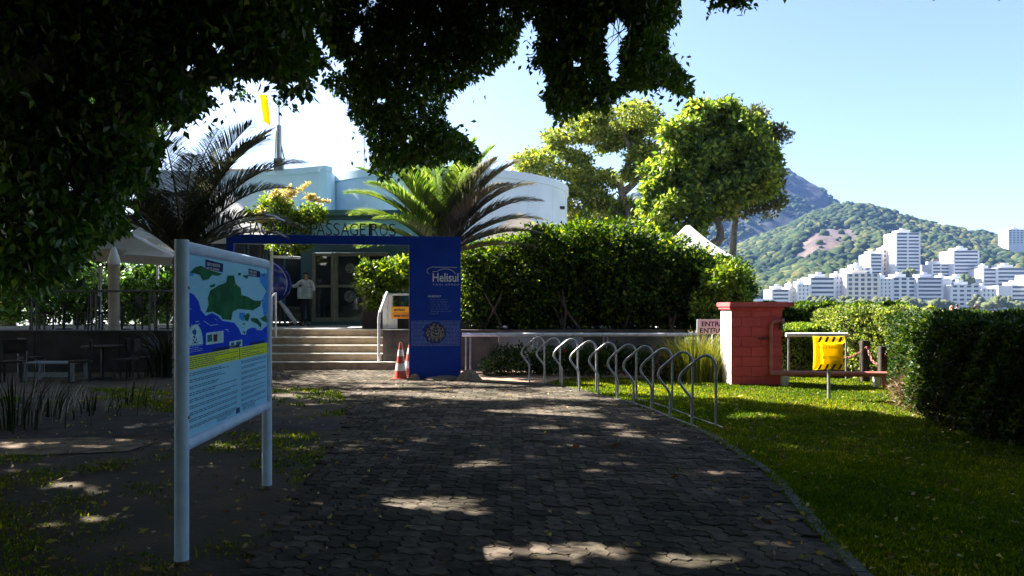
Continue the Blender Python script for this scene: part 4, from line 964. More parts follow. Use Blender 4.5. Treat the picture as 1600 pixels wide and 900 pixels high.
fr1 = [(80, 78, 2.7, 45, 0), (20, 70, 2.7, 45, 0), (-20, 64, 2.6, 60, 0), (0, 54, 2.3, 80, 0), (35, 40, 2.2, 80, 0), (150, 72, 2.7, 55, 0), (175, 60, 2.5, 70, 0), (200, 52, 2.2, 85, 0), (230, 60, 2.1, 70, 0), (300, 62, 2.2, 70, 0), (120, 60, 2.5, 60, 0), (60, 60, 2.6, 60, 0), (270, 80, 2.4, 50, 0), (10, 30, 1.7, 60, 0), (165, 38, 2.1, 80, 0), (340, 70, 2.6, 50, 0), (100, 50, 2.3, 60, 0), (250, 45, 1.8, 70, 0), (170, 50, 2.4, 80, 0), (5, 60, 2.7, 75, 0), (-10, 40, 2.0, 80, 0), (185, 66, 2.7, 60, 0), (45, 70, 2.8, 50, 0), (290, 50, 1.9, 80, 0), (140, 55, 2.4, 70, 0), (215, 40, 1.9, 70, 0)]
c1_ = px(285, 400, 12.5); palm((c1_.x, 12.5, 0), c1_.z, fr1, 'dark feathery palm rising behind the information board', [M_palmD, M_palmL, M_palmG], .62)
fr2 = [(90, 84, 3.0, 25, 1), (175, 74, 3.2, 50, 1), (182, 64, 3.2, 70, 1), (186, 54, 3.0, 80, 1), (170, 44, 2.8, 75, 1), (178, 32, 2.6, 60, 1), (165, 20, 2.4, 50, 1), (200, 70, 3.0, 55, 1), (215, 58, 2.7, 70, 1), (150, 78, 3.1, 40, 1), (130, 66, 3.0, 55, 1),
       (5, 76, 3.2, 45, 1), (-4, 66, 3.2, 62, 2), (3, 57, 3.1, 72, 2), (-6, 48, 3.0, 75, 2), (4, 38, 2.8, 66, 2), (-8, 27, 2.6, 55, 2), (2, 16, 2.4, 40, 2), (30, 72, 3.0, 50, 2), (-25, 70, 2.9, 55, 2), (330, 58, 2.7, 70, 2), (300, 70, 2.7, 55, 1), (265, 76, 2.6, 50, 1), (240, 68, 2.6, 60, 1), (60, 76, 3.1, 40, 1), (110, 80, 3.1, 35, 1), (45, 60, 2.9, 60, 2), (192, 82, 3.1, 30, 1), (350, 82, 3.1, 35, 1), (230, 40, 2.2, 70, 1)]
c2_ = px(690, 400, 19.0); palm((c2_.x, 19.0, 0), c2_.z, fr2, 'sunlit arching palm spreading above the blue panel', [M_palmD, M_palmL, M_palmG], .75)

# ------------------------------------------------------------------ tall hedge, plants below it
M_hedge = leaf_mat('hedge_leaf', [(.008, .024, .006), (.016, .042, .008), (.055, .11, .01), (.22, .29, .015)], .34, (3.2, 2.8, .35), .55, spec=.2, pos=[0, .45, .8, 1])
M_hedgeR = leaf_mat('clipped_hedge_leaf', [(.008, .024, .006), (.018, .045, .009), (.045, .08, .012), (.13, .15, .04)], .25, (2.2, 2.2, .5), .5, spec=.22, pos=[0, .45, .85, 1])
bl_ = []
tops = [(738, 392), (770, 380), (810, 372), (850, 362), (890, 358), (930, 352), (970, 352), (1005, 360), (1040, 375), (1075, 394), (1110, 406), (1135, 414)]
for i, (x, y) in enumerate(tops):
    for dep in (19.8, 20.5, 21.4):
        zt = px(x, y, dep).z; X0 = px(x, 0, dep).x
        for lv in range(4):
            f = (lv+.5)/4; zz = 1.15+(zt-1.45)*f; bl_.append(((X0+rnd.uniform(-.2, .2), dep+rnd.uniform(-.15, .15)+(.25 if lv == 0 else 0), zz), (.52, .5, (zt-1.1)/6.2), 1.))
        for q in range(2): bl_.append(((X0+rnd.uniform(-.35, .35), dep+rnd.uniform(-.3, .3), zt-.22+rnd.uniform(-.14, .1)), (.27, .3, .2), .5))
hg = bush('hedge', bl_, 120000, M_hedge, 'tall dark overgrown hedge with bright yellow-green top behind the bike racks', 'hedge', .115, .065, base=(2, 20.3, TZ), stems=[(px(x, 0, 19.9).x, 19.5+rnd.uniform(-.1, .5), TZ, 2.0, .7) for x in (755, 785, 830, 880, 905, 975, 1045)], cl=.22, kindm=M_bark)
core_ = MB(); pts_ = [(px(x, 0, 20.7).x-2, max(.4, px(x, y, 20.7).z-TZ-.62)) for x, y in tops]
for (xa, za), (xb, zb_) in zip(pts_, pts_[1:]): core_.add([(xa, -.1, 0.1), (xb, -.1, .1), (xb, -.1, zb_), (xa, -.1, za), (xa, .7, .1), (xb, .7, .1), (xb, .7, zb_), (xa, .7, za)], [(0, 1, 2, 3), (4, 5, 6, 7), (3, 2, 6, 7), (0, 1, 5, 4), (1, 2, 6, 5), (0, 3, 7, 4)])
core_.build('inner_twigs', mat('dark_hedge_interior', (.012, .013, .008), 1., (.005, .006, .004), 12, .8, 30), hg)  # solid dark core added to stop light and stand for inner shade
bush('shrub', [(px(1125, 445, 19), (.42, .4, .42), 1), (px(1148, 428, 19), (.28, .3, .25), .5), (px(1105, 480, 19), (.5, .4, .4), .8), (px(1150, 460, 19), (.25, .3, .25), .3)], 5000, M_shrubY, 'loose yellow-green bush at the right end of the tall hedge above the pump house', base=(px(1118, 0, 19).x, 19, .5), stems=[(px(1118, 0, 19).x, 19, .3, 2.4, .4)], L=.11, W=.06)
fl_pts = []
bush('flower_bed', [((x, 17.6+.4*math.sin(x*3), .3), (.55, .4, .33), 1) for x in np.arange(-.2, 4.6, .5)], 9000, M_hedgeR, 'low dark leafy bed with red flowers below the handrail behind the racks', 'flower bed', .09, .05, base=(2, 17.6, 0))
M_petal = leaf_mat('red_petal', [(.5, .03, .015), (.7, .06, .02)], .3, (1.3, .8, .6))
for i, (x, y) in enumerate([(1038, 555), (883, 549), (938, 547), (1023, 543)]):
    p = px(x, y, 17.05); n = 26 if i == 0 else 12; r = .09 if i == 0 else .045
    Q = np.zeros((n, 3)); t = thing('flower', p, ['large round red bloom behind the right-hand bike racks', 'small red bloom behind the third bike rack from the left', 'tiny red bloom between the middle bike racks', 'small red bloom just left of and above the large one'][i], 'flower')
    V, Fc = leaf_geo(Q, rng.normal(size=(n, 3)), r, r*.7, .2); np_mesh('petals', V, Fc, M_petal, t, np.zeros(len(Fc)))
    MB().tube([(0, 0, 0), (.02, .1, -p.z)], .008, 5).build('stem', M_hedgeR, t)
# ornamental grass clump
M_og = leaf_mat('tall_grass_blade', [(.05, .08, .012), (.11, .14, .02), (.26, .23, .06)], .3, (1.9, 1.8, .5))
def tuft(loc, n, h, sp, label, m=M_og, w=.016):
    t = thing('grass_clump', loc, label, 'ornamental grass'); P = rng.normal(size=(n, 3))*sp*.3; P[:, 2] = 0
    out = norm(P+rng.normal(size=P.shape)*.02); L = h*rng.uniform(.6, 1.1, n)[:, None]; ln = rng.uniform(.25, 1., n)[:, None]; out[:, 2] = 0
    r = norm(np.cross(out+rng.normal(size=P.shape)*.3, [0, 0, 1.])); K = 5; V = np.empty((n, (K+1)*2, 3))
    for k in range(K+1):
        f = k/K; c = P+out*L*ln*f*f*.7+np.array([0, 0, 1.])*L*(f-.35*ln*f**2.5); ww = w*(1-f*.9); V[:, 2*k] = c-r*ww*.5; V[:, 2*k+1] = c+r*ww*.5
    bb = np.arange(n)[:, None]*(K+1)*2; Fc = np.concatenate([bb+np.array([[2*k, 2*k+1, 2*k+3, 2*k+2]]) for k in range(K)], 0); v = rng.uniform(0, 1, n)
    tag(np_mesh('blades', V.reshape(-1, 3), Fc, m, t, np.tile(v, K)), kind='stuff'); return t
tuft((px(1085, 0, 16.2).x, 16.2, 0), 1100, 1.25, .9, 'big yellow-green clump of long grass left of the pump house')
tuft((px(1110, 0, 16.0).x, 16.0, 0), 500, 1.0, .6, 'smaller clump of long grass touching the pump house wall')
bush('shrub', [((px(x, 0, 16.4).x, 16.3, .22), (.5, .3, .24), 1) for x in (1040, 1065, 1090, 1112)], 3000, leaf_mat('reddish_groundcover_leaf', [(.05, .02, .015), (.1, .035, .02), (.06, .07, .02)], .3), 'low reddish brown groundcover at the foot of the long grass', 'shrub', .07, .04, base=(3.9, 16.3, 0))

# long handrail
def pair_rail(x0p, x1p, posts, d, label, z=None, n2=True):
    zt = z or px(0, 523, d).z; t = thing('handrail', (px(x0p, 0, d).x, d, 0), label, 'handrail'); ox = px(x0p, 0, d).x; x1 = px(x1p, 0, d).x-ox
    MB().tube([(0, 0, zt), (x1, 0, zt)], .048, 12).build('rail', M_wpaint, t, smooth=True)
    for xp in posts: MB().tube([(px(xp, 0, d).x-ox, 0, 0), (px(xp, 0, d).x-ox, 0, zt)], .022, 8).build('post', M_steel, t, smooth=True)
    return t
pair_rail(722, 1090, (728, 735, 833, 840, 943, 949, 1055, 1061), 18.1, 'long grey metal handrail in front of the tall hedge')
pair_rail(1228, 1324, (1232, 1322), 16.2, 'short pale metal handrail behind the yellow covered sign')
# entrance sign
es = thing('entrance_sign', (px(1089, 0, 16.9).x, 16.9, 0), 'white entrance sign with blue letters half hidden behind the pump house', 'sign')
z0 = px(0, 522, 16.9).z; z1 = px(0, 499, 16.9).z
MB().bb(0, .98, 0, .02, z0, z1).build('board', mat('sign_white', (.85, .88, .95), .6), es, bevel=.003)
for xx in (.1, .88): MB().tube([(xx, .03, 0), (xx, .03, z0+.1)], .02, 8).build('post', M_steel, es)
text_mesh('lettering', 'ENTRADA', .15, M_navy, es, Matrix.Translation((.1, -.002, z1-.155)) @ UPR, .001, width=.74, off=.003)
text_mesh('lettering', 'ENTRANCE', .15, M_navy, es, Matrix.Translation((.06, -.002, z0+.03)) @ UPR, .001, width=.84, off=.003)

# ------------------------------------------------------------------ bike racks
rk_px = [(827, 597), (851, 600), (878, 604), (905, 613), (935, 619), (965, 626), (990, 632.5), (1018, 642), (1047, 655), (1081, 668)]
prof = [(0, -.05), (0, .3), (-.005, .36), (-.03, .42), (-.12, .53), (-.16, .59), (-.17, .64), (-.15, .70), (-.10, .76), (.08, .91), (.13, .945), (.18, .96), (.235, .95), (.28, .915), (.31, .86), (.32, .8), (.32, -.05)]
def smooth_poly(pts, it=1):
    for _ in range(it):
        q = [pts[0]]
        for a, b2 in zip(pts, pts[1:]): q += [(a[0]*.75+b2[0]*.25, a[1]*.75+b2[1]*.25), (a[0]*.25+b2[0]*.75, a[1]*.25+b2[1]*.75)]
        q.append(pts[-1]); pts = q
    return pts
sp_ = smooth_poly(prof, 1)
me_rk = MB().tube([(x, 0, z) for x, z in sp_], .0185, 12).build('bike_rack', M_steel, smooth=True)
names_r = ['leftmost bike rack hoop, furthest away beside the flower bed', 'second bike rack hoop from the left', 'third bike rack hoop from the left', 'fourth bike rack hoop from the left', 'fifth bike rack hoop from the left', 'sixth bike rack hoop from the left', 'fourth bike rack hoop from the right end', 'third bike rack hoop from the right end', 'second bike rack hoop from the right end', 'nearest and rightmost bike rack hoop, on the lawn edge']
rpos = []
for i, (x, y) in enumerate(rk_px):
    p = gp(x, y); o = me_rk if i == 0 else me_rk.copy()
    if i: col.objects.link(o)
    o.location = (p.x, p.y, 0); o.rotation_euler = (0, 0, .03*math.sin(i*2.1)); tag(o, names_r[i], 'bike rack', 'zigzag metal bike racks along the path'); rpos.append(Vector((p.x, p.y, 0)))
br = thing('rack_ground_rail', rpos[-1], 'two flat metal strips in the grass joining the nearest bike racks', 'ground rail')
for ofs in (0, .32):
    pts = [rpos[i]+Vector((ofs, 0, .03))-rpos[-1] for i in range(5, 10)]; pts.append(pts[-1]+(pts[-1]-pts[-2])*.25)
    MB().tube(pts, .016, 4).build('strip', M_steel, br)

# ------------------------------------------------------------------ pump house
PX, PY = 4.45, 15.0; PWW = 1.03; PDD = .75; PH = 1.6
ph = thing('pump_house', (PX, PY, 0), 'small red concrete block pump house with flat slab roof on the lawn', 'pump house')
MB().bb(.012, PWW-.012, .012, PDD-.012, 0, PH).build('core', mat('mortar_red', (.56, .078, .088), .95), ph)
blk = {}
ch = PH/8
def block(x0, x1, y0, y1, z0, z1, m): MB().bb(x0, x1, y0, y1, z0, z1).build('block', m, ph, bevel=.004, seg=1)
M_palewall = mat('bleached_pink_white_paint', (.8, .74, .7), .7, (.72, .62, .58), 4, .2, 60)
for k in range(8):
    z0 = k*ch+.004; z1 = (k+1)*ch-.004; off = .0 if k % 2 else -.2; x = off
    while x < PWW-.001:
        a_ = max(x, 0)+.003; b_ = min(x+.4, PWW)-.003
        if b_-a_ > .04: block(a_, b_, 0, .05, z0, z1, M_red); block(a_, b_, PDD-.05, PDD, z0, z1, M_red)
        x += .4
    y = off
    while y < PDD-.001:
        a_ = max(y, .0)+.003; b_ = min(y+.4, PDD)-.003
        a2 = max(a_, .053); b2 = min(b_, PDD-.053)
        if b2-a2 > .03: block(-.0, .05, a2, b2, z0, z1, M_palewall); block(PWW-.05, PWW, a2, b2, z0, z1, M_red)
        y += .4
MB().bb(-.0065, -.0015, -.0, PDD, 0, PH-.012).build('painted_face', M_palewall, ph)
MB().bb(-.07, PWW+.2, -.12, PDD+.1, PH+.002, PH+.1).build('roof_slab', mat('red_roof_slab', (.54, .1, .1), .85, (.4, .07, .07), 5, .4, 40), ph, bevel=.012)
MB().bb(-.05, PWW+.03, -.05, PDD+.03, PH-.05, PH).build('roof_beam', M_red, ph, bevel=.01)
vx = .78
MB().tube([(vx, -.06, .3), (vx, -.06, 1.2), (vx+.01, -.06, 1.27), (vx+.05, -.06, 1.31), (vx+.12, -.06, 1.32), (vx+.22, -.06, 1.32)], .035, 14).build('riser_pipe', M_rust, ph, smooth=True)
MB().lathe([(.05, 0), (.06, .01), (.06, .05), (.05, .06)], (0, 0, 0), 14).build('pipe_flange', M_rust, ph, M=Matrix.Translation((vx+.2, -.06, 1.32)) @ Matrix.Rotation(PI/2, 4, 'Y'))
MB().tube([(vx+.2, -.06, 1.3), (vx+.2, -.06, 1.14)], [.045, .03], 10).build('valve', M_dark, ph, smooth=True)
MB().bb(vx-.25, vx+.06, -.035, -.005, .96, .98).build('pipe_bracket', M_dark, ph); MB().lathe([(.03, 0), (.04, .02), (.03, .04)], (vx-.15, -.05, .95), 8).build('valve', M_dark, ph)
pipe = thing('red_water_pipe', (PX+vx, PY-.06, 0), 'long rusty red water pipe running low over the lawn from the pump house', 'pipe')
pe = px(1388, 0, 14.6)
MB().tube([(-.02, 0, .27), (pe.x-PX-vx, -.3, .27)], .055, 14).build('pipe', M_rust, pipe, smooth=True)
MB().tube([(pe.x-PX-vx-.03, -.3, .27), (pe.x-PX-vx-.03, -.3, .0)], .06, 12).build('pipe_elbow', M_rust, pipe, smooth=True)
MB().bb(.2, .32, -.1, .03, 0, .22).build('support', M_nose, pipe, bevel=.01); MB().bb(pe.x-PX-vx-.24, pe.x-PX-vx-.14, -.32, -.2, 0, .22).build('support', M_white, pipe, bevel=.008)

# yellow covered sign
yd = 12.7; ys = thing('covered_sign', (px(1295, 0, yd).x, yd, 0), 'yellow plastic covered sign with black hazard stripes on a short post', 'sign')
M_yel = trans_mat('yellow_plastic_cover', (.85, .62, .01), .6, .3); w2 = .27
z0 = px(0, 578, yd).z; z1 = px(0, 525, yd).z
MB().tube([(0, 0, -.1), (0, 0, z0+.1)], .028, 10).build('post', M_steel, ys, smooth=True)
bm = bmesh.new(); bmesh.ops.create_grid(bm, x_segments=26, y_segments=26, size=1)
def cover(x, z): 
    e = max(abs(x), abs(z)); d_ = (1-min(1, e)**6); return -.05*d_**.5-.004*math.sin(7*x+3*z)*d_-.003*math.sin(13*z-4*x)*d_
vsf = []
mb = MB(); N = 26
for side in (1, -1):
    vs = []; fs = []
    for i in range(N+1):
        for j in range(N+1):
            x = -1+2*i/N; z = -1+2*j/N; pin = 1-.05*math.cos(z*PI*.5)*abs(x)**3; vs.append((x*w2*pin, cover(x, z)*side+(-.012 if side == 1 else .012), (z0+z1)/2+z*(z1-z0)/2*(1-.03*math.cos(x*PI*.5))))
    for i in range(N):
        for j in range(N): a = i*(N+1)+j; fs.append((a, a+1, a+N+2, a+N+1))
    mb.add(vs, fs)
bm.free(); mb.build('plastic_cover', M_yel, ys, smooth=True)
MB().bb(0, .2, -.006, .006, z0+.03, z0+.22).build('inner_board', M_dark, ys); MB().bb(.12, .22, -.006, .006, z0+.225, z1-.1).build('inner_board', M_dark, ys)
mb = MB()
def on_cover(pl):
    vs = []
    for x, z in pl:
        xx = x/w2; zz = (z-(z0+z1)/2)/((z1-z0)/2); vs.append((x, cover(xx, zz)-.0165, z))
    mb.add(vs, [tuple(range(len(pl)))])
for k in range(4):
    for zb, zt in ((z0+.012, z0+.105), (z1-.105, z1-.012)):
        mb = MB()
        xb = -.215+k*.115; nst = 4
        for q in range(nst):
            f0 = q/nst; f1 = (q+1)/nst; za = zb+(zt-zb)*f0; zc2 = zb+(zt-zb)*f1
            on_cover([(xb+.045*f0, za), (xb+.042+.045*f0, za), (xb+.042+.045*f1, zc2), (xb+.045*f1, zc2)])
        mb.build('hazard_stripe', M_black, ys)
for k in range(3):
    zb = z0+.12+k*.13; mb = MB()
    on_cover([(.222, zb), (.255, zb+.02), (.255, zb+.09), (.222, zb+.07)]); mb.build('hazard_stripe', M_black, ys)

M_ol = mat('olive_lettering', (.12, .09, .01), .6)
text_mesh('lettering', 'NÃO ULTRAPASSE', .06, M_ol, ys, Matrix.Translation((-.215, -.083, z0+.37)) @ UPR, .001, width=.34)
text_mesh('lettering', 'DO NOT TRESPASS', .06, M_ol, ys, Matrix.Translation((-.215, -.083, z0+.2)) @ UPR, .001, width=.34)

# wooden posts with chain
wp0 = px(1351, 0, 15.6); wp1 = px(1379, 0, 14.9)
for i, (p, yt, w, lb) in enumerate([(wp0, 532, .16, 'dark wooden post on the lawn, left of the chained pair'), (wp1, 541, .14, 'dark wooden post beside the hedge corner, right of the chained pair')]):
    zt = px(0, yt, p.y).z; o = MB().bb(-w/2, w/2, -.07, .07, -.1, zt).build('wooden_post', M_wood, bevel=.012); o.location = (p.x, p.y, 0); tag(o, lb, 'post', 'dark posts joined by a chain')
ct = thing('rusty_chain', (wp0.x, wp0.y, 0), 'rusty red chain hanging between the two dark posts', 'chain')
for (a_, b_, sag) in ((Vector((wp0.x, wp0.y-.09, .8)), Vector((wp1.x, wp1.y-.09, .68)), .3), (Vector((wp1.x, wp1.y-.09, .68)), Vector((wp1.x+.35, wp1.y-.2, .65)), .12), (Vector((wp0.x, wp0.y-.09, .78)), Vector((wp0.x-.75, wp0.y+.5, .75)), .25)):
    n = max(5, int((b_-a_).length/.05))
    for k in range(n):
        f = (k+.5)/n; p = a_.lerp(b_, f)+Vector((0, 0, -sag*4*f*(1-f))); f2 = f+.03; p2 = a_.lerp(b_, f2)+Vector((0, 0, -sag*4*f2*(1-f2))); dr_ = (p2-p).normalized()
        q = dr_.to_track_quat('X', 'Z').to_matrix().to_4x4() @ Matrix.Rotation(PI/2*(k % 2), 4, 'X')
        ring = [Vector((.034*math.cos(t_), .02*math.sin(t_), 0)) for t_ in [2*PI*j/8 for j in range(9)]]
        MB().tube([Matrix.Translation(p-Vector((wp0.x, wp0.y, 0))) @ q @ v for v in ring], .008, 5).build('link', M_rust, ct)

# ------------------------------------------------------------------ clipped hedges on the right
def hedge_box(name, label, corners, z1, n, m, dens_top=.35, L=.07, W=.045, wob=.07, group=None, z0=.0, stems=True, core=None):
    """corners: footprint polygon (world xy); leaves in a shell around the volume"""
    base = Vector((sum(c[0] for c in corners)/len(corners), sum(c[1] for c in corners)/len(corners), 0)); t = thing(name, base, label, 'hedge', group)
    per = [((Vector(corners[i]), Vector(corners[(i+1) % len(corners)]))) for i in range(len(corners))]; L_ = [(b2-a).length for a, b2 in per]; T = sum(L_)
    ns = int(n*(1-dens_top)); P = []; O = []
    cn = Vector((base.x, base.y))
    for (a, b2), l in zip(per, L_):
        k = int(ns*l/T); f = rng.uniform(0, 1, k); z = rng.uniform(0, 1, k)**.8*(z1-z0)+z0; d = (b2-a).normalized(); nn = Vector((d.y, -d.x))
        if nn.dot(cn-a) > 0: nn = -nn
        dep = rng.exponential(.09, k)-.03+wob*np.sin(f*l*5.1+z*3)*.6+wob*.5*np.sin(z*9+f*l*11)+np.maximum(0, .25-z)*.5
        p = np.stack([a.x+(b2.x-a.x)*f-nn.x*dep, a.y+(b2.y-a.y)*f-nn.y*dep, z], 1); P.append(p); O.append(np.tile([nn.x, nn.y, .15], (k, 1)))
    k = int(n*dens_top*2.5); xs = [c[0] for c in corners]; ysx = [c[1] for c in corners]
    x = rng.uniform(min(xs), max(xs), k); y = rng.uniform(min(ysx), max(ysx), k); kk = in_poly(x, y, corners); x = x[kk]; y = y[kk]
    z = z1+.5*wob*np.sin(x*4.3+y*2)+.5*wob*np.sin(y*7-x*3)-rng.exponential(.07, len(x))+.02; P.append(np.stack([x, y, z], 1)); O.append(np.tile([0, 0, 1.], (len(x), 1)))
    P = np.concatenate(P)-np.array(base); O = np.concatenate(O)
    leaves('foliage', P, m, L, W, -.1, O*.7, parent=t)
    inner = [tuple(Vector(c).lerp(cn, .12 if (Vector(c)-cn).length > 1.2 else .3)-cn) for c in corners]
    MB().prism(inner, z0+.25, z1-.22).build('inner_twigs', mat('dark_hedge_interior', (.02, .022, .012), 1., (.008, .01, .006), 12, .8, 30), t)  # dark block added inside the leaves for opaque, shaded depth
    if stems:
        mb = MB()
        for (a, b2), l in zip(per, L_):
            for q in range(int(l/.4)):
                p = a.lerp(b2, (q+.5)/(l/.4)); p = p.lerp(cn, .07); mb.tube([(p.x-base.x, p.y-base.y, 0), (p.x-base.x+rnd.uniform(-.08, .08), p.y-base.y, .4)], .02, 5)
        tag(mb.build('stems', M_barkg, t), kind='stuff')
    return t
h1 = [(5.62, 7.0), (5.68, 10.2), (6.2, 11.7), (7.3, 14.2), (9.2, 14.2), (10.5, 7.0)]
hedge_box('clipped_hedge', 'long dark clipped hedge filling the right edge of the lawn', h1, 1.44, 95000, M_hedgeR, .25, .06, .036, .09)
bush('shrub', [((6.02, 11.0, .28), (.25, .5, .28), 1), ((6.25, 11.6, .25), (.3, .3, .25), .6)], 1700, leaf_mat('dry_twig_leaf', [(.12, .06, .03), (.22, .13, .07), (.07, .06, .03)], .2, (1.4, 1.2, .8)), 'dry brownish twiggy growth at the foot of the hedge corner', 'shrub', .07, .012, base=(6.05, 11.2, 0))
h2 = [(px(1312, 0, 16.6).x, 16.6), (px(1400, 0, 15.4).x, 15.2), (9.5, 16.2), (9.5, 18.2), (px(1312, 0, 16.6).x, 18.0)]
hedge_box('clipped_hedge', 'sunlit mid-green hedge behind the yellow sign and dark posts', h2, 1.5, 30000, leaf_mat('light_hedge_leaf', [(.04, .08, .018), (.09, .14, .03), (.2, .24, .07), (.3, .3, .13)], .35, (2., 2., .6), .35), .3, .07, .045, .1)
h3 = [(px(1205, 0, 17.0).x, 17.0), (px(1296, 0, 17.0).x, 17.0), (px(1300, 0, 18.0).x, 18.2), (px(1205, 0, 18).x, 18.2)]
hedge_box('clipped_hedge', 'low rounded light green hedge just right of the pump house', h3, 1.12, 12000, M_shrubY, .35, .07, .045, .07)
h4 = [(px(1165, 0, 19.8).x, 19.8), (px(1420, 0, 19.8).x, 19.8), (px(1420, 0, 21).x, 21.2), (px(1165, 0, 21).x, 21.2)]
hedge_box('clipped_hedge', 'long bushy green hedge in the second row behind the pump house and sign', h4, 1.58, 22000, M_hedge, .4, .1, .06, .12)

# ------------------------------------------------------------------ trees beyond
M_tA = leaf_mat('olive_tree_leaf', [(.045, .08, .022), (.095, .14, .032), (.2, .23, .045), (.34, .33, .08)], .45, (2.0, 2.0, .7), .5)
M_tB = leaf_mat('bright_tree_leaf', [(.035, .075, .018), (.075, .135, .028), (.17, .23, .04), (.32, .36, .07)], .45, (2.2, 2.1, .7), .45)
M_tC = leaf_mat('grey_green_tree_leaf', [(.04, .06, .025), (.08, .1, .04), (.14, .13, .05)], .35, (1.8, 1.8, .7), .5)
def big_tree(base, blobs, n, m, label, limbs, L=.2, W=.11, tr=.3, name='tree', cl=.5, extra=None):
    t = thing(name, base, label, 'tree'); B0 = Vector(base); tot = sum(b[1]*b[2] for b in blobs)
    P = []; O = []
    for b in blobs:
        c, r1, r2 = b[0], b[1], b[2]; ns_ = 9; nn = n*(r1*r2)/tot/ns_
        for q_ in range(ns_):
            dv = norm(rng.normal(size=(1, 3)))[0]*rng.uniform(.45, 1.05); sc = rng.uniform(.26, .5); cc_ = np.array(c)+dv*np.array([r1, r1*1.1, r2]); rr_ = np.array([r1, r1, r2*.75])*sc
            nc = max(3, int(nn/14)); q = norm(rng.normal(size=(nc, 3)))*(rng.uniform(.1, 1, (nc, 1))**.45)*rr_+cc_
            pp = np.repeat(q, 14, 0)+rng.normal(size=(nc*14, 3))*cl*.28*np.array([1, 1, .6]); P.append(pp); O.append(norm(pp-cc_))
    P = np.concatenate(P)-np.array(B0); O = np.concatenate(O)
    leaves('crown', P, m, L, W, .1, O*.6, parent=t)
    mb = MB()
    for pts, r0 in limbs:
        pts = [Vector(p)-B0 for p in pts]; sm = smooth3(pts); mb.tube(sm, [r0*(1-.75*k/(len(sm)-1)) for k in range(len(sm))], 9)
    mb.build('trunk', M_barkg, t, smooth=True); return t
def smooth3(pts):
    out = []
    for i in range(len(pts)-1):
        p0 = pts[max(i-1, 0)]; p1 = pts[i]; p2 = pts[i+1]; p3 = pts[min(i+2, len(pts)-1)]
        for k in range(5):
            t = k/5; out.append(.5*((2*p1)+(p2-p0)*t+(2*p0-5*p1+4*p2-p3)*t*t+(3*p1-p0-3*p2+p3)*t**3))
    out.append(pts[-1]); return out
def bp(x, y, d, r1, r2): return (px(x, y, d), r1*d/F, r2*d/F)
dA = 37
big_tree((px(985, 0, dA).x, dA, 0), [bp(960, 190, dA, 60, 32), bp(1010, 215, dA, 45, 45), bp(900, 225, dA, 48, 32), bp(850, 255, dA, 42, 22), bp(925, 265, dA, 50, 30), bp(905, 315, dA, 42, 40), bp(960, 320, dA, 40, 35), bp(830, 262, dA, 22, 18), bp(1000, 270, dA, 30, 22), bp(930, 205, dA, 48, 30), bp(925, 350, dA, 40, 24), bp(985, 340, dA, 34, 26), bp(880, 290, dA, 36, 26), bp(1015, 245, dA, 30, 30)], 44000, M_tA,
         'tall olive-yellow open-crowned tree left of the bright green one behind the hedge', [([(px(985, 0, dA).x, dA, 0), px(990, 400, dA), px(985, 340, dA), px(970, 290, dA), px(985, 240, dA), px(970, 200, dA)], .32), ([px(985, 350, dA), px(950, 320, dA), px(910, 270, dA), px(880, 240, dA)], .2), ([px(975, 300, dA), px(1005, 270, dA), px(1015, 220, dA)], .2), ([px(1000, 380, dA), px(1012, 330, dA), px(1020, 290, dA)], .18), ([px(940, 310, dA), px(880, 290, dA), px(840, 265, dA)], .12)], .2, .1, cl=.55)
dB = 30
big_tree((px(1098, 0, dB).x, dB, 0), [bp(1095, 200, dB, 46, 38), bp(1060, 235, dB, 42, 42), bp(1135, 225, dB, 52, 42), bp(1165, 265, dB, 42, 36), bp(1045, 300, dB, 38, 36), bp(1095, 275, dB, 52, 42), bp(1140, 290, dB, 44, 32), bp(1040, 345, dB, 36, 32), bp(1180, 295, dB, 28, 26), bp(1120, 185, dB, 34, 24), bp(1075, 335, dB, 30, 22), bp(1030, 370, dB, 26, 20), bp(1060, 365, dB, 26, 18), bp(1110, 235, dB, 44, 36), bp(1185, 250, dB, 26, 26), bp(1168, 212, dB, 26, 22), bp(1028, 275, dB, 22, 24), bp(1135, 325, dB, 32, 14), bp(1085, 178, dB, 24, 16), bp(1022, 320, dB, 20, 24)], 52000, M_tB,
         'round bright green tree with a bent trunk between the tent and the mountain', [([(px(1098, 0, dB).x, dB, 0), px(1105, 400, dB), px(1124, 375, dB), px(1122, 348, dB), px(1100, 325, dB), px(1088, 290, dB), px(1085, 240, dB)], .22), ([px(1095, 320, dB), px(1060, 290, dB), px(1045, 260, dB)], .1), ([px(1088, 290, dB), px(1125, 260, dB), px(1150, 230, dB)], .12), ([px(1122, 348, dB), px(1140, 330, dB), px(1160, 300, dB)], .08), ([px(1115, 385, dB), px(1135, 372, dB)], .06)], .24, .13, cl=.42)
dC = 34
big_tree((px(1165, 0, dC).x, dC, 0), [bp(1150, 195, dC, 46, 32), bp(1185, 240, dC, 38, 42), bp(1200, 290, dC, 26, 34), bp(1170, 300, dC, 38, 28), bp(1150, 325, dC, 30, 16), bp(1205, 320, dC, 20, 16), bp(1210, 262, dC, 14, 14), bp(1120, 175, dC, 34, 18), bp(1190, 205, dC, 22, 20)], 16000, M_tC,
         'grey-green tree partly behind the bright green tree on its right side', [([(px(1140, 0, dC).x, dC, 0), px(1145, 400, dC), px(1150, 340, dC), px(1165, 290, dC), px(1160, 220, dC)], .2), ([px(1155, 320, dC), px(1190, 290, dC), px(1205, 260, dC)], .1)], .18, .09, cl=.45)
simple_tree((px(940, 0, 45).x, 45, 0), 7.5, 3.2, 9000, M_tA, 'low bushy tree behind the olive-yellow tree', L=.25, W=.14)
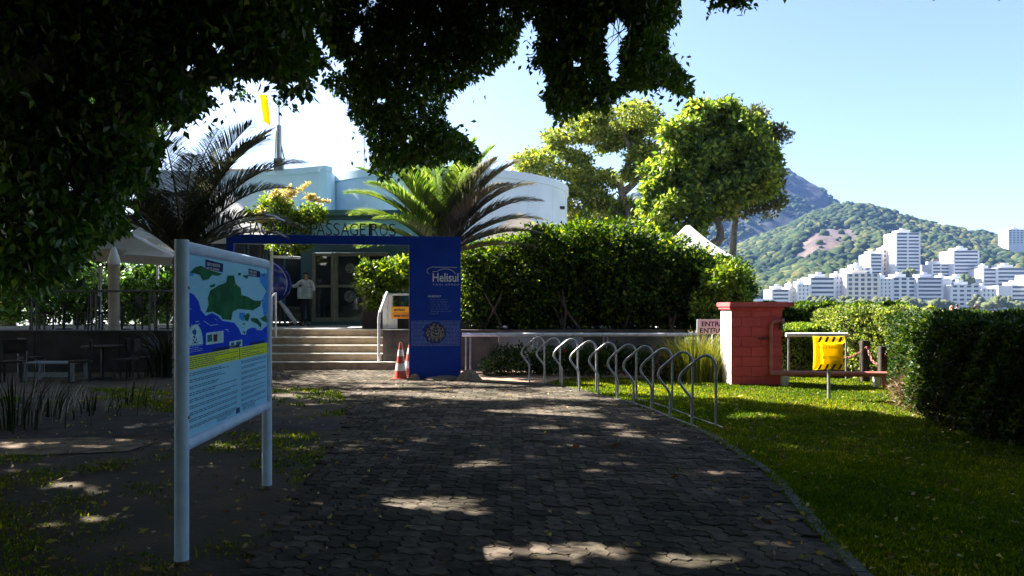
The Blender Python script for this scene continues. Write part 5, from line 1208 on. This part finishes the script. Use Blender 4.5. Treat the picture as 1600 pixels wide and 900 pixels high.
# left background planting behind the terrace
for i, (x, d, H, R, lb) in enumerate([(60, 33, 6.0, 2.6, 'dark leafy tree at the far left behind the terrace tables'), (120, 36, 5.5, 2.2, 'dark green tree behind the lamp post on the terrace'), (222, 32, 3.0, 1.1, 'low sunlit shrub seen under the tents between the columns'), (250, 28, 3.7, 1.3, 'dark bush behind the information board on the terrace'), (10, 26, 6.5, 2.5, 'very dark tree at the left edge beyond the terrace'), (-40, 20, 7.0, 3.0, 'dense dark tree at the far left edge of the terrace')]):
    simple_tree((px(x, 0, d).x, d, 0), H, R, 6500 if i != 2 else 2500, [M_ficus, M_ficus, M_shrubY, M_ficus, M_ficus, M_ficus][i], lb, L=.2, W=.11, zc=H*.62)

bush('hedge', [((x, 24.6, 1.75), (.75, .6, .75), 1) for x in np.arange(-17, -8.5, .8)], 13000, M_ficus, 'dark leafy hedge at the back of the left terrace behind the tables', 'hedge', .13, .08, base=(-12, 24.6, TZ), cl=.22)
# ------------------------------------------------------------------ tents, mast, lamp
def tent(name, label, corners, peak, m, sag=.25, n=14, val=.22, cone=1.6, col_=None):
    """tensile roof: four eave corners (world), one peak"""
    base = Vector((sum(c[0] for c in corners)/4, sum(c[1] for c in corners)/4, 0)); t = thing(name, base, label, 'tent'); pk = Vector(peak); vs = []; fs = []; cs = [Vector(c) for c in corners]; N = 4*n
    rim = []
    for i in range(4):
        a, b2 = cs[i], cs[(i+1) % 4]; mid = (cs[0]+cs[1]+cs[2]+cs[3])/4
        for k in range(n):
            f = k/n; p = a.lerp(b2, f); s_ = 4*f*(1-f); p = p+(mid-p)*s_*.1+Vector((0, 0, sag*s_*.35)); rim.append(p)
    K = 10
    for j in range(K+1):
        f = j/K
        for p in rim:
            q = pk.lerp(p, .04+.96*f); z = p.z+(pk.z-p.z)*(1-f)**cone; vs.append(Vector((q.x, q.y, z))-base)
    for j in range(K):
        for i in range(N): fs.append((j*N+i, j*N+(i+1) % N, (j+1)*N+(i+1) % N, (j+1)*N+i))
    mb = MB(); mb.add(vs, fs); mb.add([vs[i] for i in range(N)], [tuple(range(N))]); mb.build('roof', m, t, smooth=True)
    mb = MB(); vv = [p-base for p in rim]+[p-base+Vector((0, 0, -val)) for p in rim]; mb.add(vv, [(i, (i+1) % N, N+(i+1) % N, N+i) for i in range(N)]); mb.build('valance', m, t)
    for c in cs: MB().tube([(c.x-base.x, c.y-base.y, 0), (c.x-base.x, c.y-base.y, c.z)], .05, 8).build('pole', M_wpaint, t, smooth=True)
    return t
dT = 28; zc_ = px(0, 405, dT).z; X0 = px(1075, 0, dT).x
tent('white_tent', 'white peaked tent top behind the hedge right of centre', [(X0-1.5, dT-1.5, zc_), (X0+1.35, dT-1.5, zc_), (X0+1.35, dT+1.5, zc_), (X0-1.5, dT+1.5, zc_)], (X0, dT, px(0, 352, dT).z), M_tentw, cone=1.25)
d2 = 23; X0 = px(825, 0, d2).x; M_tent2 = trans_mat('beige_tent_fabric', (.62, .54, .46), .3)
tent('beige_tent', 'beige tent roof slope between the palm and the round tower', [(X0-1.7, d2-1, 3.4), (X0+1.55, d2-1, 3.35), (X0+1.5, d2+1.4, 3.4), (X0-1.7, d2+1.4, 3.4)], (X0-.3, d2, px(0, 333, d2).z), M_tent2, cone=1.1)
dl = 19.5
tent('terrace_tent', 'large taupe tent roof over the left terrace in front of the others', [(px(-90, 0, 18.6).x, 18.6, px(0, 392, 18.6).z), (px(290, 0, 18.6).x, 18.6, px(0, 404, 18.6).z), (px(270, 0, 22).x, 22.5, px(0, 395, 22).z), (px(-90, 0, 22).x, 22.5, px(0, 395, 22).z)], (px(105, 0, 20).x, 20, px(0, 300, 20).z), M_tent, cone=1.35)
d3 = 24
tent('terrace_tent', 'grey tent roof behind the palm in the middle of the terrace', [(px(200, 0, d3).x, d3-1, px(0, 380, d3).z), (px(440, 0, d3).x, d3-1, px(0, 376, d3).z), (px(440, 0, d3).x, d3+2, px(0, 374, d3).z), (px(200, 0, d3).x, d3+2, px(0, 380, d3).z)], (px(335, 0, d3).x, d3+.5, px(0, 290, d3).z), M_tentw, cone=1.05)
tent('terrace_tent', 'small pale tent roof lower down behind the column on the left terrace', [(px(195, 0, 28).x, 28, px(0, 428, 28).z), (px(300, 0, 28).x, 28, px(0, 428, 28).z), (px(300, 0, 30).x, 31, px(0, 425, 28).z), (px(195, 0, 30).x, 31, px(0, 425, 28).z)], (px(250, 0, 29).x, 29.5, px(0, 398, 29).z), M_tent2)
cl_ = thing('terrace_column', (px(178, 0, 18.9).x, 18.9, TZ), 'beige round column carrying the taupe tent over the terrace', 'column')
M_colm = mat('beige_column_paint', (.42, .36, .27), .7, (.34, .29, .22), 3)
MB().tube([(0, 0, 0), (0, 0, px(0, 395, 18.9).z-TZ)], .13, 18).build('shaft', M_colm, cl_, smooth=True); MB().tube([(0, 0, px(0, 412, 18.9).z-TZ), (0, 0, px(0, 390, 18.9).z-TZ)], [.14, .33], 18).build('capital', M_colm, cl_, smooth=True)
MB().lathe([(.17, 0), (.16, .1), (.14, .12)], n=18).build('base', M_colm, cl_, smooth=True)
lp = thing('hanging_lamp', (px(178, 0, 18.2).x, 18.2, px(0, 415, 18.2).z), 'white teardrop lantern hanging at the tent edge by the column', 'lamp')
MB().lathe([(.03, 0), (.13, .03), (.15, .1), (.12, .22), (.07, .38), (.04, .44), (.02, .46)], n=16).build('shade', M_white, lp, smooth=True); MB().tube([(0, 0, .45), (0, 0, .62)], .01, 6).build('cord', M_dark, lp)
lt = thing('lamp_post', (px(156, 0, 21).x, 21, TZ), 'thin grey lamp post behind the railing left of the column', 'lamp post')
MB().tube([(0, 0, 0), (0, 0, px(0, 425, 21).z-TZ)], .045, 8).build('pole', M_steel, lt, smooth=True); MB().lathe([(.05, 0), (.09, .05), (.05, .14), (.02, .18)], (0, 0, px(0, 426, 21).z-TZ), 12).build('lantern', M_wpaint, lt, smooth=True)
rl = thing('terrace_railing', (px(-60, 0, 18.4).x, 18.4, TZ), 'thin grey metal railing along the edge of the left terrace', 'railing')
ox = px(-60, 0, 18.4).x; zr = px(0, 455, 18.4).z-TZ
M_tr = mat('dull_grey_rail', (.12, .115, .1), .6, (.06, .06, .055), 8)
MB().tube([(0, 0, zr), (px(425, 0, 18.4).x-ox, 0, zr)], .028, 8).build('rail', M_tr, rl, smooth=True)
for xp in (-55, 50, 57, 143, 150, 234, 242, 330, 337, 420): MB().tube([(px(xp, 0, 18.4).x-ox, 0, 0), (px(xp, 0, 18.4).x-ox, 0, zr)], .022, 8).build('post', M_tr, rl, smooth=True)
# tables and chairs on the terrace
M_tbl = mat('white_table_top', (.3, .33, .38), .6)
def table(loc, label, m=M_wood, r=.42, h=.74):
    t = thing('table', loc, label, 'table', 'tables on the left terrace'); MB().lathe([(r, h-.035), (r, h)], n=24).build('tabletop', m, t, bevel=.004); MB().tube([(0, 0, .03), (0, 0, h-.035)], .035, 8).build('pedestal', M_dark, t); MB().lathe([(.22, 0), (.2, .03)], n=16).build('base', M_dark, t); return t
def chair(loc, rz, label):
    t = thing('chair', loc, label, 'chair', 'chairs on the left terrace', rz)
    MB().bb(-.21, .21, -.21, .21, .42, .46).build('seat', M_wood, t, bevel=.008); MB().bb(-.21, .21, .19, .22, .6, .9).build('backrest', M_wood, t, bevel=.008)
    for a in (-.19, .19):
        for b2 in (-.19, .19): MB().bb(a-.018, a+.018, b2-.018, b2+.018, 0, .42 if b2 < 0 else .6).build('leg', M_dark, t)
    return t
for i, (x, d, lb) in enumerate([(100, 20, 'dark round table at the left end of the terrace'), (190, 19.8, 'dark round table on the terrace below the column'), (262, 20.2, 'dark round table on the terrace nearest the information board')]):
    p = px(x, 0, d); table((p.x, d, TZ), lb)
    chair((p.x-.6, d, TZ), PI/2, lb.replace('round table', 'wooden chair, on the left of the table,')); chair((p.x+.6, d+.1, TZ), -PI/2, lb.replace('round table', 'wooden chair, on the right of the table,'))
# white bench/table in the dark lower left
wt_ = thing('white_garden_table', (px(88, 0, 16.2).x, 16.2, 0), 'white slatted garden table glimpsed behind the dark drooping bush', 'table')
for k in range(6): MB().bb(-.62, .62, -.33+k*.11, -.23+k*.11, .38, .405).build('slat', M_tbl, wt_, bevel=.004)
for a in (-.5, .5):
    for b2 in (-.25, .25): MB().bb(a-.03, a+.03, b2-.03, b2+.03, 0, .378).build('leg', M_tbl, wt_)
MB().bb(-.45, .45, -.29, -.27, .1, .2).build('stretcher', M_tbl, wt_)
for i_, (xx_, yy_, rz_) in enumerate(((20, 15.8, .4), (125, 15.9, -1.1))):
    c_n = chair((px(xx_, 0, yy_).x, yy_, 0), rz_, ['dark chair on the ground left of the white garden table', 'dark chair on the ground right of the white garden table'][i_]); c_n['group'] = 'chairs by the garden table'
table((px(160, 0, 16.6).x, 16.6, 0), 'dark round garden table on the ground right of the white one')['group'] = 'garden tables on the ground'
for i_, (xx_, yy_, rz_) in enumerate(((198, 16.4, -1.4), (215, 16.9, 1.9), (50, 17.0, 2.6))):
    c_n = chair((px(xx_, 0, yy_).x, yy_, 0), rz_, ['dark chair right beside the round garden table on the ground', 'dark chair furthest right on the ground below the terrace wall', 'dark chair against the terrace wall behind the white garden table'][i_]); c_n['group'] = 'chairs by the garden table'
# dark drooping bush lower left
M_db = leaf_mat('dark_strap_leaf', [(.008, .014, .006), (.014, .024, .01), (.03, .04, .015)], .15, (1.6, 1.8, .7))
for i, (x, y, n, h, lb) in enumerate([(20, 668, 75, 1.0, 'dark arching strap-leaved plant at the left edge'), (75, 650, 40, .6, 'dark arching strap-leaved plant in front of the white garden table'), (140, 645, 34, .45, 'dark arching strap-leaved plant right of the white garden table'), (195, 632, 45, .5, 'dark arching strap-leaved plant nearest the information board')]):
    p = gp(x, y); tuft((p.x, p.y, 0), n, h, 1.1, lb, M_db, .022)
p = px(265, 0, 17.2); tuft((p.x, 17.2, 0), 160, 1.3, .5, 'spiky agave-like plant against the terrace wall behind the board', M_db, .06)
# pale yellow flowering shrub at the left wall
dF = 22.5
fs_ = bush('flowering_shrub', [(px(430, 325, dF), (.5, .4, .35), 1.2), (px(455, 345, dF), (.75, .45, .3), 1.2), (px(485, 335, dF), (.45, .4, .3), .8), (px(405, 340, dF), (.3, .3, .25), .5), (px(450, 375, dF), (.8, .4, .35), 1)], 5200, M_shrubY, 'shrub with pale yellow flower plumes above the silver letters', base=(px(400, 0, dF).x, dF, TZ), stems=[(px(400, 0, dF).x, dF, TZ, 3.7, .6)], L=.12, W=.06)
M_plume = leaf_mat('pale_yellow_plume', [(.5, .42, .1), (.7, .6, .2), (.75, .68, .4)], .4, (1.2, 1.1, .8))
fb = np.array(fs_.location)
for (a_, b_, r) in (((425, 310), (432, 298), .16), ((437, 308), (455, 292), .15), ((455, 305), (484, 285), .09), ((446, 312), (460, 300), .14), ((482, 312), (515, 315), .07), ((405, 335), (415, 328), .12), ((400, 345), (425, 345), .09), ((478, 308), (492, 306), .1)):
    A0 = np.array(px(*a_, dF-.3)); B0_ = np.array(px(*b_, dF-.3)); n = 260; f = rng.uniform(0, 1, (n, 1)); P = A0+(B0_-A0)*f+rng.normal(size=(n, 3))*r*.5*(1-.6*f); tag(leaves('flower_plume', P-fb, M_plume, .07, .035, -.1, parent=fs_), kind='stuff')
dp = thing('roof_plant', px(526, 280, 28.2), 'dry orange-green plants growing on the roof edge', 'plant')
leaves('foliage', rng.normal(size=(500, 3))*np.array([.35, .12, .12])+np.array([0, .3, .1]), leaf_mat('dry_roof_leaf', [(.2, .16, .05), (.4, .25, .07), (.15, .17, .05)], .4), .1, .05, -.2, parent=dp)
# windsock mast
wm = thing('windsock_mast', (px(436, 0, 26.5).x, 26.5, 6.5), 'grey metal mast with a limp yellow windsock on the roof', 'windsock')
mz = lambda y: px(0, y, 26.5).z-6.5
MB().bb(-.16, .16, -.12, .12, 0, mz(248)).build('base_box', M_steel, wm, bevel=.01); MB().tube([(0, 0, mz(250)), (0, 0, mz(196))], [.1, .085], 12).build('mast', M_steel, wm, smooth=True)
MB().tube([(-.14, 0, mz(250)), (-.1, 0, mz(204))], .02, 6).build('stay', M_steel, wm); MB().tube([(.2, 0, mz(250)), (.08, 0, mz(228))], .03, 6).build('stay', M_steel, wm)
MB().tube([(0, 0, mz(196)), (0, 0, mz(140))], .025, 8).build('top_pole', M_steel, wm, smooth=True); MB().tube([(0, 0, mz(142)), (-.55, 0, mz(144))], .015, 6).build('swing_arm', M_steel, wm)
p0 = px(411, 148, 26.5)-Vector(wm.location); mb = MB(); vs = []; n = 12
for k in range(9):
    f = k/8; c = p0+Vector((.16*f, 0, -1.05*f)); rx = .14*(1-.12*f)
    for j in range(n): a = 2*PI*j/n; vs.append(c+Vector((math.cos(a)*rx*(1+.12*math.sin(3*a+5*f)), math.sin(a)*rx*.45, .04*math.cos(a)*-2*f)))
mb.add(vs, [(k*n+j, k*n+(j+1) % n, (k+1)*n+(j+1) % n, (k+1)*n+j) for k in range(8) for j in range(n)]); mb.build('sock', trans_mat('yellow_windsock', (.95, .62, .01), .75, .5), wm, smooth=True)
for i, x in enumerate((569, 668, 674)):
    an = MB().tube([(0, 0, 0), (0, 0, 2.2 if i == 0 else 1.3)], .02, 6).build('antenna', M_steel); an.location = px(x, 282 if i == 0 else 268, 28.6 if i == 0 else 27.5); an.location.z -= .2
    tag(an, ['tall thin antenna on the roof left of the hanging leaves', 'thin antenna on the round tower, left of a close pair', 'thin antenna on the round tower, right of a close pair'][i], 'antenna')

# ------------------------------------------------------------------ hills and mountain
M_forest = leaf_mat('forest_crown', [(.009, .02, .01), (.022, .038, .012), (.048, .062, .018), (.085, .08, .025)], .0, rough=.9, spec=.1)
M_hill = mat('hill_undergrowth', (.02, .03, .01), 1., (.03, .04, .012), .02, .0)
M_rock = mat('pink_grey_rock', (.1, .066, .056), .9, (.04, .028, .028), .07, .6, .2, detail=10, lo=.4, hi=.6)
M_mtn = mat('blue_grey_granite', (.006, .011, .017), .95, (.05, .052, .042), .05, 1., .05, detail=12, lo=.55, hi=.75)
def interp(tab, x):
    xs = [t[0] for t in tab]; ys_ = [t[1] for t in tab]; return np.interp(x, xs, ys_)
ridge = [(560, 470), (800, 440), (950, 420), (1100, 400), (1150, 392), (1190, 372), (1230, 358), (1270, 338), (1300, 327), (1330, 324), (1360, 327), (1395, 336), (1420, 344), (1460, 356), (1500, 362), (1540, 370), (1570, 376), (1600, 380), (1680, 392), (1800, 405), (2100, 430), (2500, 455)]
d0, d1h = 470., 1000.
def hill_z(x, y):
    xp = 800+x/y*F; f = np.clip((y-d0)/(d1h-d0), 0, 1); zr_ = EYE+(H0-interp(ridge, xp))*d1h/F
    s = np.minimum(1, f*1.0); prof_ = s**1.15*(1.0)
    bumps = 8*np.sin(x*.012+y*.01)*np.sin(y*.017-x*.006)+6*np.sin(x*.035+1+y*.02)*np.sin(y*.02)+3*np.sin(x*.08-y*.03)
    back = np.clip((y-d1h)/350, 0, 1)
    return -1+(zr_+1)*prof_*(1-back**2)+bumps*np.sin(np.minimum(f, 1)*PI)
def rock_mask(x, y):
    xp = 800+x/y*F; yp = H0-(hill_z(x, y)-EYE)*F/y
    w = 2.2*np.sin(xp*.33+yp*.5)+1.6*np.sin(xp*.81-yp*.4)
    return in_poly(xp+w, yp+w*.7, [(1235, 408), (1250, 380), (1268, 362), (1285, 355), (1315, 355), (1337, 360), (1347, 373), (1338, 384), (1318, 390), (1302, 399), (1280, 403), (1262, 410)])
nx, ny = 420, 170
gxp = np.linspace(500, 2500, nx); gyy = np.linspace(d0, d1h+330, ny)
XX, YY = np.meshgrid((gxp-800)/F, gyy); XX = XX*YY; ZZ = hill_z(XX, YY)
V = np.stack([XX.ravel(), YY.ravel(), ZZ.ravel()], 1); idx = np.arange(nx*ny).reshape(ny, nx)
Fc = np.stack([idx[:-1, :-1].ravel(), idx[:-1, 1:].ravel(), idx[1:, 1:].ravel(), idx[1:, :-1].ravel()], 1)
o = np_mesh('hill', V, Fc, M_hill, None, smooth=True); tag(o, kind='structure'); o.data.materials.append(M_rock)
c_ = V[Fc].mean(1); mi = rock_mask(c_[:, 0], c_[:, 1]).astype(np.int32)
# finer rock face sheet 
xr_ = np.linspace(1235, 1350, 90); 
o.data.polygons.foreach_set('material_index', mi)
# forest crowns
bm = bmesh.new(); bmesh.ops.create_icosphere(bm, subdivisions=1, radius=1); iv = np.array([v.co[:] for v in bm.verts]); ifc = np.array([[v.index for v in f.verts] for f in bm.faces]); bm.free()
def crowns(name, x, y, z, r, parent=None, m=M_forest, lab=None):
    n = len(x); nv = len(iv); V = iv[None]*(1+rng.normal(size=(n, nv, 1))*.22)*r[:, None, None]*np.array([1, 1, .85])+np.stack([x, y, z], 1)[:, None]
    Fc = (ifc[None]+np.arange(n)[:, None, None]*nv).reshape(-1, 3); v = np.repeat(np.clip(.45+.22*np.sin(x*.02)*np.cos(y*.017)+rng.normal(size=n)*.26, 0, 1), len(ifc))+rng.normal(size=n*len(ifc))*.06
    return np_mesh(name, V.reshape(-1, 3), Fc, m, parent, np.clip(v, 0, 1), smooth=False)
n = 26000; xp = rng.uniform(1060, 1700, n); y = d0+30+(d1h+40-d0-30)*rng.uniform(0, 1, n)**1.0; x = (xp-800)/F*y; z = hill_z(x, y)
k = ~rock_mask(x, y) | (rng.uniform(size=len(x)) < .012); x, y, z = x[k], y[k], z[k]; r = 1.8+5.5*rng.uniform(0, 1, len(x))**2.2; 
o = crowns('hillside_forest', x, y, z+r*.35, r); tag(o, 'green forest covering the hillside behind the white apartment blocks', 'forest', kind='stuff')
mrid = [(300, 420), (700, 390), (850, 355), (950, 318), (1050, 283), (1130, 262), (1180, 258), (1210, 262), (1230, 271), (1260, 287), (1290, 305), (1314, 327), (1360, 355), (1420, 385), (1600, 430), (1900, 460)]
dm = 1500.
def mt_z(x, y):
    xp = 800+x/y*F; f = np.clip((y-1020)/(dm-1020), 0, 1); z = (EYE+(H0-interp(mrid, xp))*dm/F); bk = np.clip((y-dm)/250, 0, 1)
    return -1+(z+1)*(1-(1-f)**1.7)*(1-bk**2)+(5*np.sin(x*.03+y*.02)+4*np.sin(x*.011-y*.03)+2.5*np.sin(x*.09)*np.sin(y*.07)+3*np.sin(x*.14+3*np.sin(y*.03))*np.sin(y*.11+2*np.sin(x*.05)))*np.maximum(np.sin(f*PI), 0)**.6
gxp = np.linspace(250, 1950, 260); gyy = np.linspace(1020, 1740, 100); XX, YY = np.meshgrid((gxp-800)/F, gyy); XX = XX*YY; ZZ = mt_z(XX, YY); nx, ny = 260, 100
V = np.stack([XX.ravel(), YY.ravel(), ZZ.ravel()], 1); idx = np.arange(nx*ny).reshape(ny, nx); Fc = np.stack([idx[:-1, :-1].ravel(), idx[:-1, 1:].ravel(), idx[1:, 1:].ravel(), idx[1:, :-1].ravel()], 1)
o = np_mesh('mountain', V, Fc, M_mtn, None, smooth=True); tag(o, kind='structure')

n = 9000; xp = rng.uniform(900, 1420, n); y = rng.uniform(1030, 1480, n); x = (xp-800)/F*y; z = mt_z(x, y); k = (np.sin(x*.03+2*np.sin(y*.02))+.8*np.sin(y*.045-x*.02) > -.1) & (rng.uniform(size=n) < 1.1-(z/330)); x, y, z = x[k], y[k], z[k]
o = crowns('mountain_forest', x, y, z+1, 2+5*rng.uniform(0, 1, len(x))**1.5); tag(o, 'dark patchy forest clinging to the flank of the far granite mountain', 'forest', kind='stuff')
# ------------------------------------------------------------------ far apartment blocks
M_fw = mat('far_white_paint', (.6, .6, .62), .8, (.52, .52, .55), .05); M_fg = mat('far_window_glass', (.04, .05, .07), .3, (.09, .1, .13), .1); M_fb = mat('far_beige_paint', (.6, .5, .42), .8, (.5, .42, .36), .08); M_ft = mat('far_brown_roof', (.25, .17, .15), .8)
def block_of_flats(x0, x1, yt, yb, d, nf, label, style='band', wall=M_fw, top=None, rz=0., depth=14., bh=.5, npier=2, pent=True):
    k = d/F; w = (x1-x0)*k; zt = EYE-(yt-H0)*k; zb = EYE-(yb-H0)*k; h = zt-zb; cxw = ((x0+x1)/2-800)*k
    t = thing('apartment_building', (cxw, d, zb), label, 'building', 'white apartment blocks across the lagoon', rz)
    gb = min(-1.0, zb)-zb-1 if zb > -1 else 0; dz_ = hill_z(np.array([cxw]), np.array([d+depth/2]))[0]; gb = min(gb, 0)
    MB().bb(-w/2+.5, w/2-.5, .8, depth-.5, 0, h-.2).build('glazing', M_fg, t); fh = h/nf
    MB().bb(-w/2+.3, w/2-.3, .6, depth, -max(4., zb+1.5 if zb < 12 else 14), -.02).build('base', wall, t)
    for f in range(nf+1):
        z = f*fh
        if style == 'band': MB().bb(-w/2, w/2, 0, depth, z-.02, min(z+fh*bh, h+.3)).build('floor_band', wall, t)
        else: MB().bb(-w/2, w/2, 0, depth, z-.02, min(z+fh*(bh*.95), h+.3)).build('floor_band', wall, t)
    n = npier if style == 'band' else max(3, int(w/4))
    for q in range(n+1):
        x = -w/2+.4+(w-.8)*q/n; pw_ = .45 if style == 'band' else .8
        MB().bb(x-pw_, x+pw_, .15 if 0 < q < n else -.1, depth-.1, .0, h).build('pier', wall, t)
    if pent:
        MB().bb(-w*.25, w*.22, depth*.3, depth*.8, h+.31, h+2.6).build('roof_house', wall, t); MB().bb(-w*.05, w*.12, depth*.4, depth*.6, h+2.61, h+4).build('water_tank', top or wall, t)
    return t
FB = [(1206, 1234, 453, 483, 480, 5, 'band', 'lowest white block at the left end of the waterfront row'), (1235, 1245, 449, 483, 482, 5, 'dot', 'narrow white block beside the left-end low block'), (1246, 1266, 445, 483, 480, 6, 'dot', 'white block with small dark windows, third from the left'),
      (1266, 1305, 434, 483, 484, 7, 'band', 'white block with long even bands left of the widest block'), (1305, 1323, 433, 483, 486, 7, 'dot', 'narrow block between two banded blocks on the left half'), (1323, 1374, 428, 484, 480, 8, 'grid', 'widest white block with seven grid-like storeys of balconies'),
      (1330, 1362, 419, 430, 494, 2, 'dot', 'set-back penthouse storeys above the widest block'), (1360, 1379, 397, 430, 545, 6, 'band', 'stepped banded tower left of the tallest tower'), (1379, 1399, 391, 432, 552, 6, 'beige', 'beige and glass block between the stepped tower and the tallest tower'),
      (1400, 1438, 364, 434, 540, 13, 'tall', 'tallest slender white tower on the slope'), (1374, 1394, 436, 484, 481, 8, 'dot', 'lavender-white block right of the widest one'), (1394, 1432, 434, 484, 482, 8, 'grid', 'block with a fine window grid and white end wall in mid row'),
      (1433, 1473, 434, 484, 480, 8, 'band', 'white banded block in front of the small brown-roofed house'), (1474, 1486, 436, 484, 486, 8, 'dot', 'narrow block right of the mid-row banded block'), (1486, 1532, 446, 487, 480, 6, 'dot', 'broad low block with rows of small square windows'),
      (1456, 1485, 413, 434, 540, 4, 'brown', 'small block with a brown tiled roof between the two towers'), (1490, 1530, 392, 436, 536, 8, 'band', 'shorter round-edged tower with dark balconies right of the tallest'), (1536, 1558, 420, 450, 520, 5, 'band', 'white block with blue-grey windows right of the shorter tower'),
      (1558, 1604, 419, 449, 522, 5, 'band', 'wide banded block at the right edge of the upper row'), (1534, 1556, 452, 488, 478, 5, 'dot', 'small plain block at the water near the right edge'), (1560, 1580, 447, 478, 484, 1, 'blank', 'windowless bright white building near the right edge'),
      (1580, 1606, 447, 480, 486, 5, 'band', 'low block with dark bands at the right edge of the waterfront'), (1576, 1606, 359, 382, 860, 6, 'dot', 'pale tower standing alone on the ridge at the right edge'), (1486, 1524, 437, 446, 500, 1, 'band', 'flat white terrace storey below the shorter tower'), (1612, 1660, 430, 485, 482, 7, 'band', 'banded white block just outside the right edge'), (1665, 1720, 440, 485, 482, 6, 'dot', 'plain white block further outside the right edge')]
M_fw2 = mat('far_cream_paint', (.62, .57, .5), .8, (.55, .5, .46), .05); M_fw3 = mat('far_lavender_paint', (.5, .5, .58), .8, (.44, .44, .52), .05)
for (x0, x1, yt, yb, d, nf, st, lb) in FB:
    if st == 'blank':
        t = block_of_flats(x0, x1, yt, yb, d, 1, lb, 'band', bh=1.0, pent=False)
    else:
        t = block_of_flats(x0, x1, yt, yb, d, nf, lb, {'beige': 'dot', 'brown': 'band', 'tall': 'band', 'grid': 'dot'}.get(st, st), {'beige': M_fb}.get(st, [M_fw, M_fw2, M_fw, M_fw3][int(x0*7) % 4]), {'brown': M_ft}.get(st), bh={'band': .5, 'dot': .55, 'grid': .42, 'tall': .5, 'beige': .45, 'brown': .45}[st], npier=1 if st == 'band' else 2, depth=16 if d < 500 else 18)
pv = thing('waterside_pavilion', (px(1180, 0, 430).x, 430, -1), 'long low white-roofed pavilion at the lagoon left of the apartment row', 'pavilion')
MB().bb(-12, 10, 0, 12, 6, 7.4).build('roof', M_fw, pv); MB().bb(-11, 9, 1, 11, 0, 6).build('wall', M_fg, pv)
for k in range(6): MB().bb(-11.3+k*4, -10.9+k*4, .2, .8, 0, 6).build('post', M_fw, pv)
# waterside trees, each its own
M_ptr = leaf_mat('shore_tree_leaf', [(.03, .05, .015), (.06, .075, .02), (.1, .1, .03)], .1, rough=.9)
sh_m = []
for i in range(3):
    n = 26; q = norm(rng.normal(size=(n, 3)))*np.array([3.4, 3.4, 2.0])*rng.uniform(.5, 1, (n, 1)); r = rng.uniform(1.2, 2.2, n); o = crowns('crown', q[:, 0], q[:, 1], q[:, 2]+4.6, r, None, M_ptr); sh_m.append(o.data); bpy.data.objects.remove(o)
tk = MB().tube([(0, 0, 0), (.2, 0, 2), (0, .1, 4)], [.4, .3, .2], 6).build('trunk', M_barkg); tkm = tk.data; bpy.data.objects.remove(tk)
tl = list(range(1268, 1480, 7))+[1545, 1552, 1558, 1563, 1575, 1583, 1592, 1600, 1612, 1625]
for i, xp in enumerate(tl):
    d = rnd.uniform(432, 458); t = thing('shore_tree', ((xp-800)*d/F+rnd.uniform(-1, 1), d, -1.2), 'small rounded tree on the far lagoon promenade in front of the white blocks', 'tree', 'trees on the far promenade', rnd.uniform(0, 6)); t.scale = (rnd.uniform(.8, 1.15),)*2+(rnd.uniform(.8, 1.35),)
    for nm, mm in (('crown', sh_m[i % 3]), ('trunk', tkm)): c = bpy.data.objects.new(nm, mm); col.objects.link(c); c.parent = t
for (xp, y, d, R, lb) in ((1527, 470, 462, 6.5, 'pale bare-looking tree in front of the small plain block on the shore'), (1419, 428, 520, 7, 'green tree at the foot of the tallest tower'), (1510, 437, 495, 6.5, 'green tree on the terrace below the shorter tower'), (1318, 470, 450, 5.5, 'tall dark green tree rising above its neighbours left of the widest block')):
    p = px(xp, y, d); t = thing('tree', (p.x, d, p.z-R), lb, 'tree'); n = 40; q = norm(rng.normal(size=(n, 3)))*np.array([R*.8, R*.8, R*.6])*rng.uniform(.4, 1, (n, 1)); crowns('crown', q[:, 0], q[:, 1], q[:, 2]+R*.9, rng.uniform(R*.2, R*.35, n), t, M_tC if xp == 1527 else M_ptr)
    MB().tube([(0, 0, -3), (0, 0, R*.8)], [.5, .3], 6).build('trunk', M_barkg, t)

# ------------------------------------------------------------------ air
hz = bpy.data.materials.new('haze_air'); hz.use_nodes = True; nt = hz.node_tree; nt.nodes.clear(); ho = nt.nodes.new('ShaderNodeOutputMaterial'); pvn = nt.nodes.new('ShaderNodeVolumePrincipled')
pvn.inputs['Color'].default_value = (.24, .45, 1, 1); pvn.inputs['Density'].default_value = .0001; pvn.inputs['Anisotropy'].default_value = .2; nt.links.new(pvn.outputs[0], ho.inputs['Volume'])
o = MB().bb(-1500, 2200, -80, 1860, -5, 330).build('haze', hz); tag(o, kind='stuff')
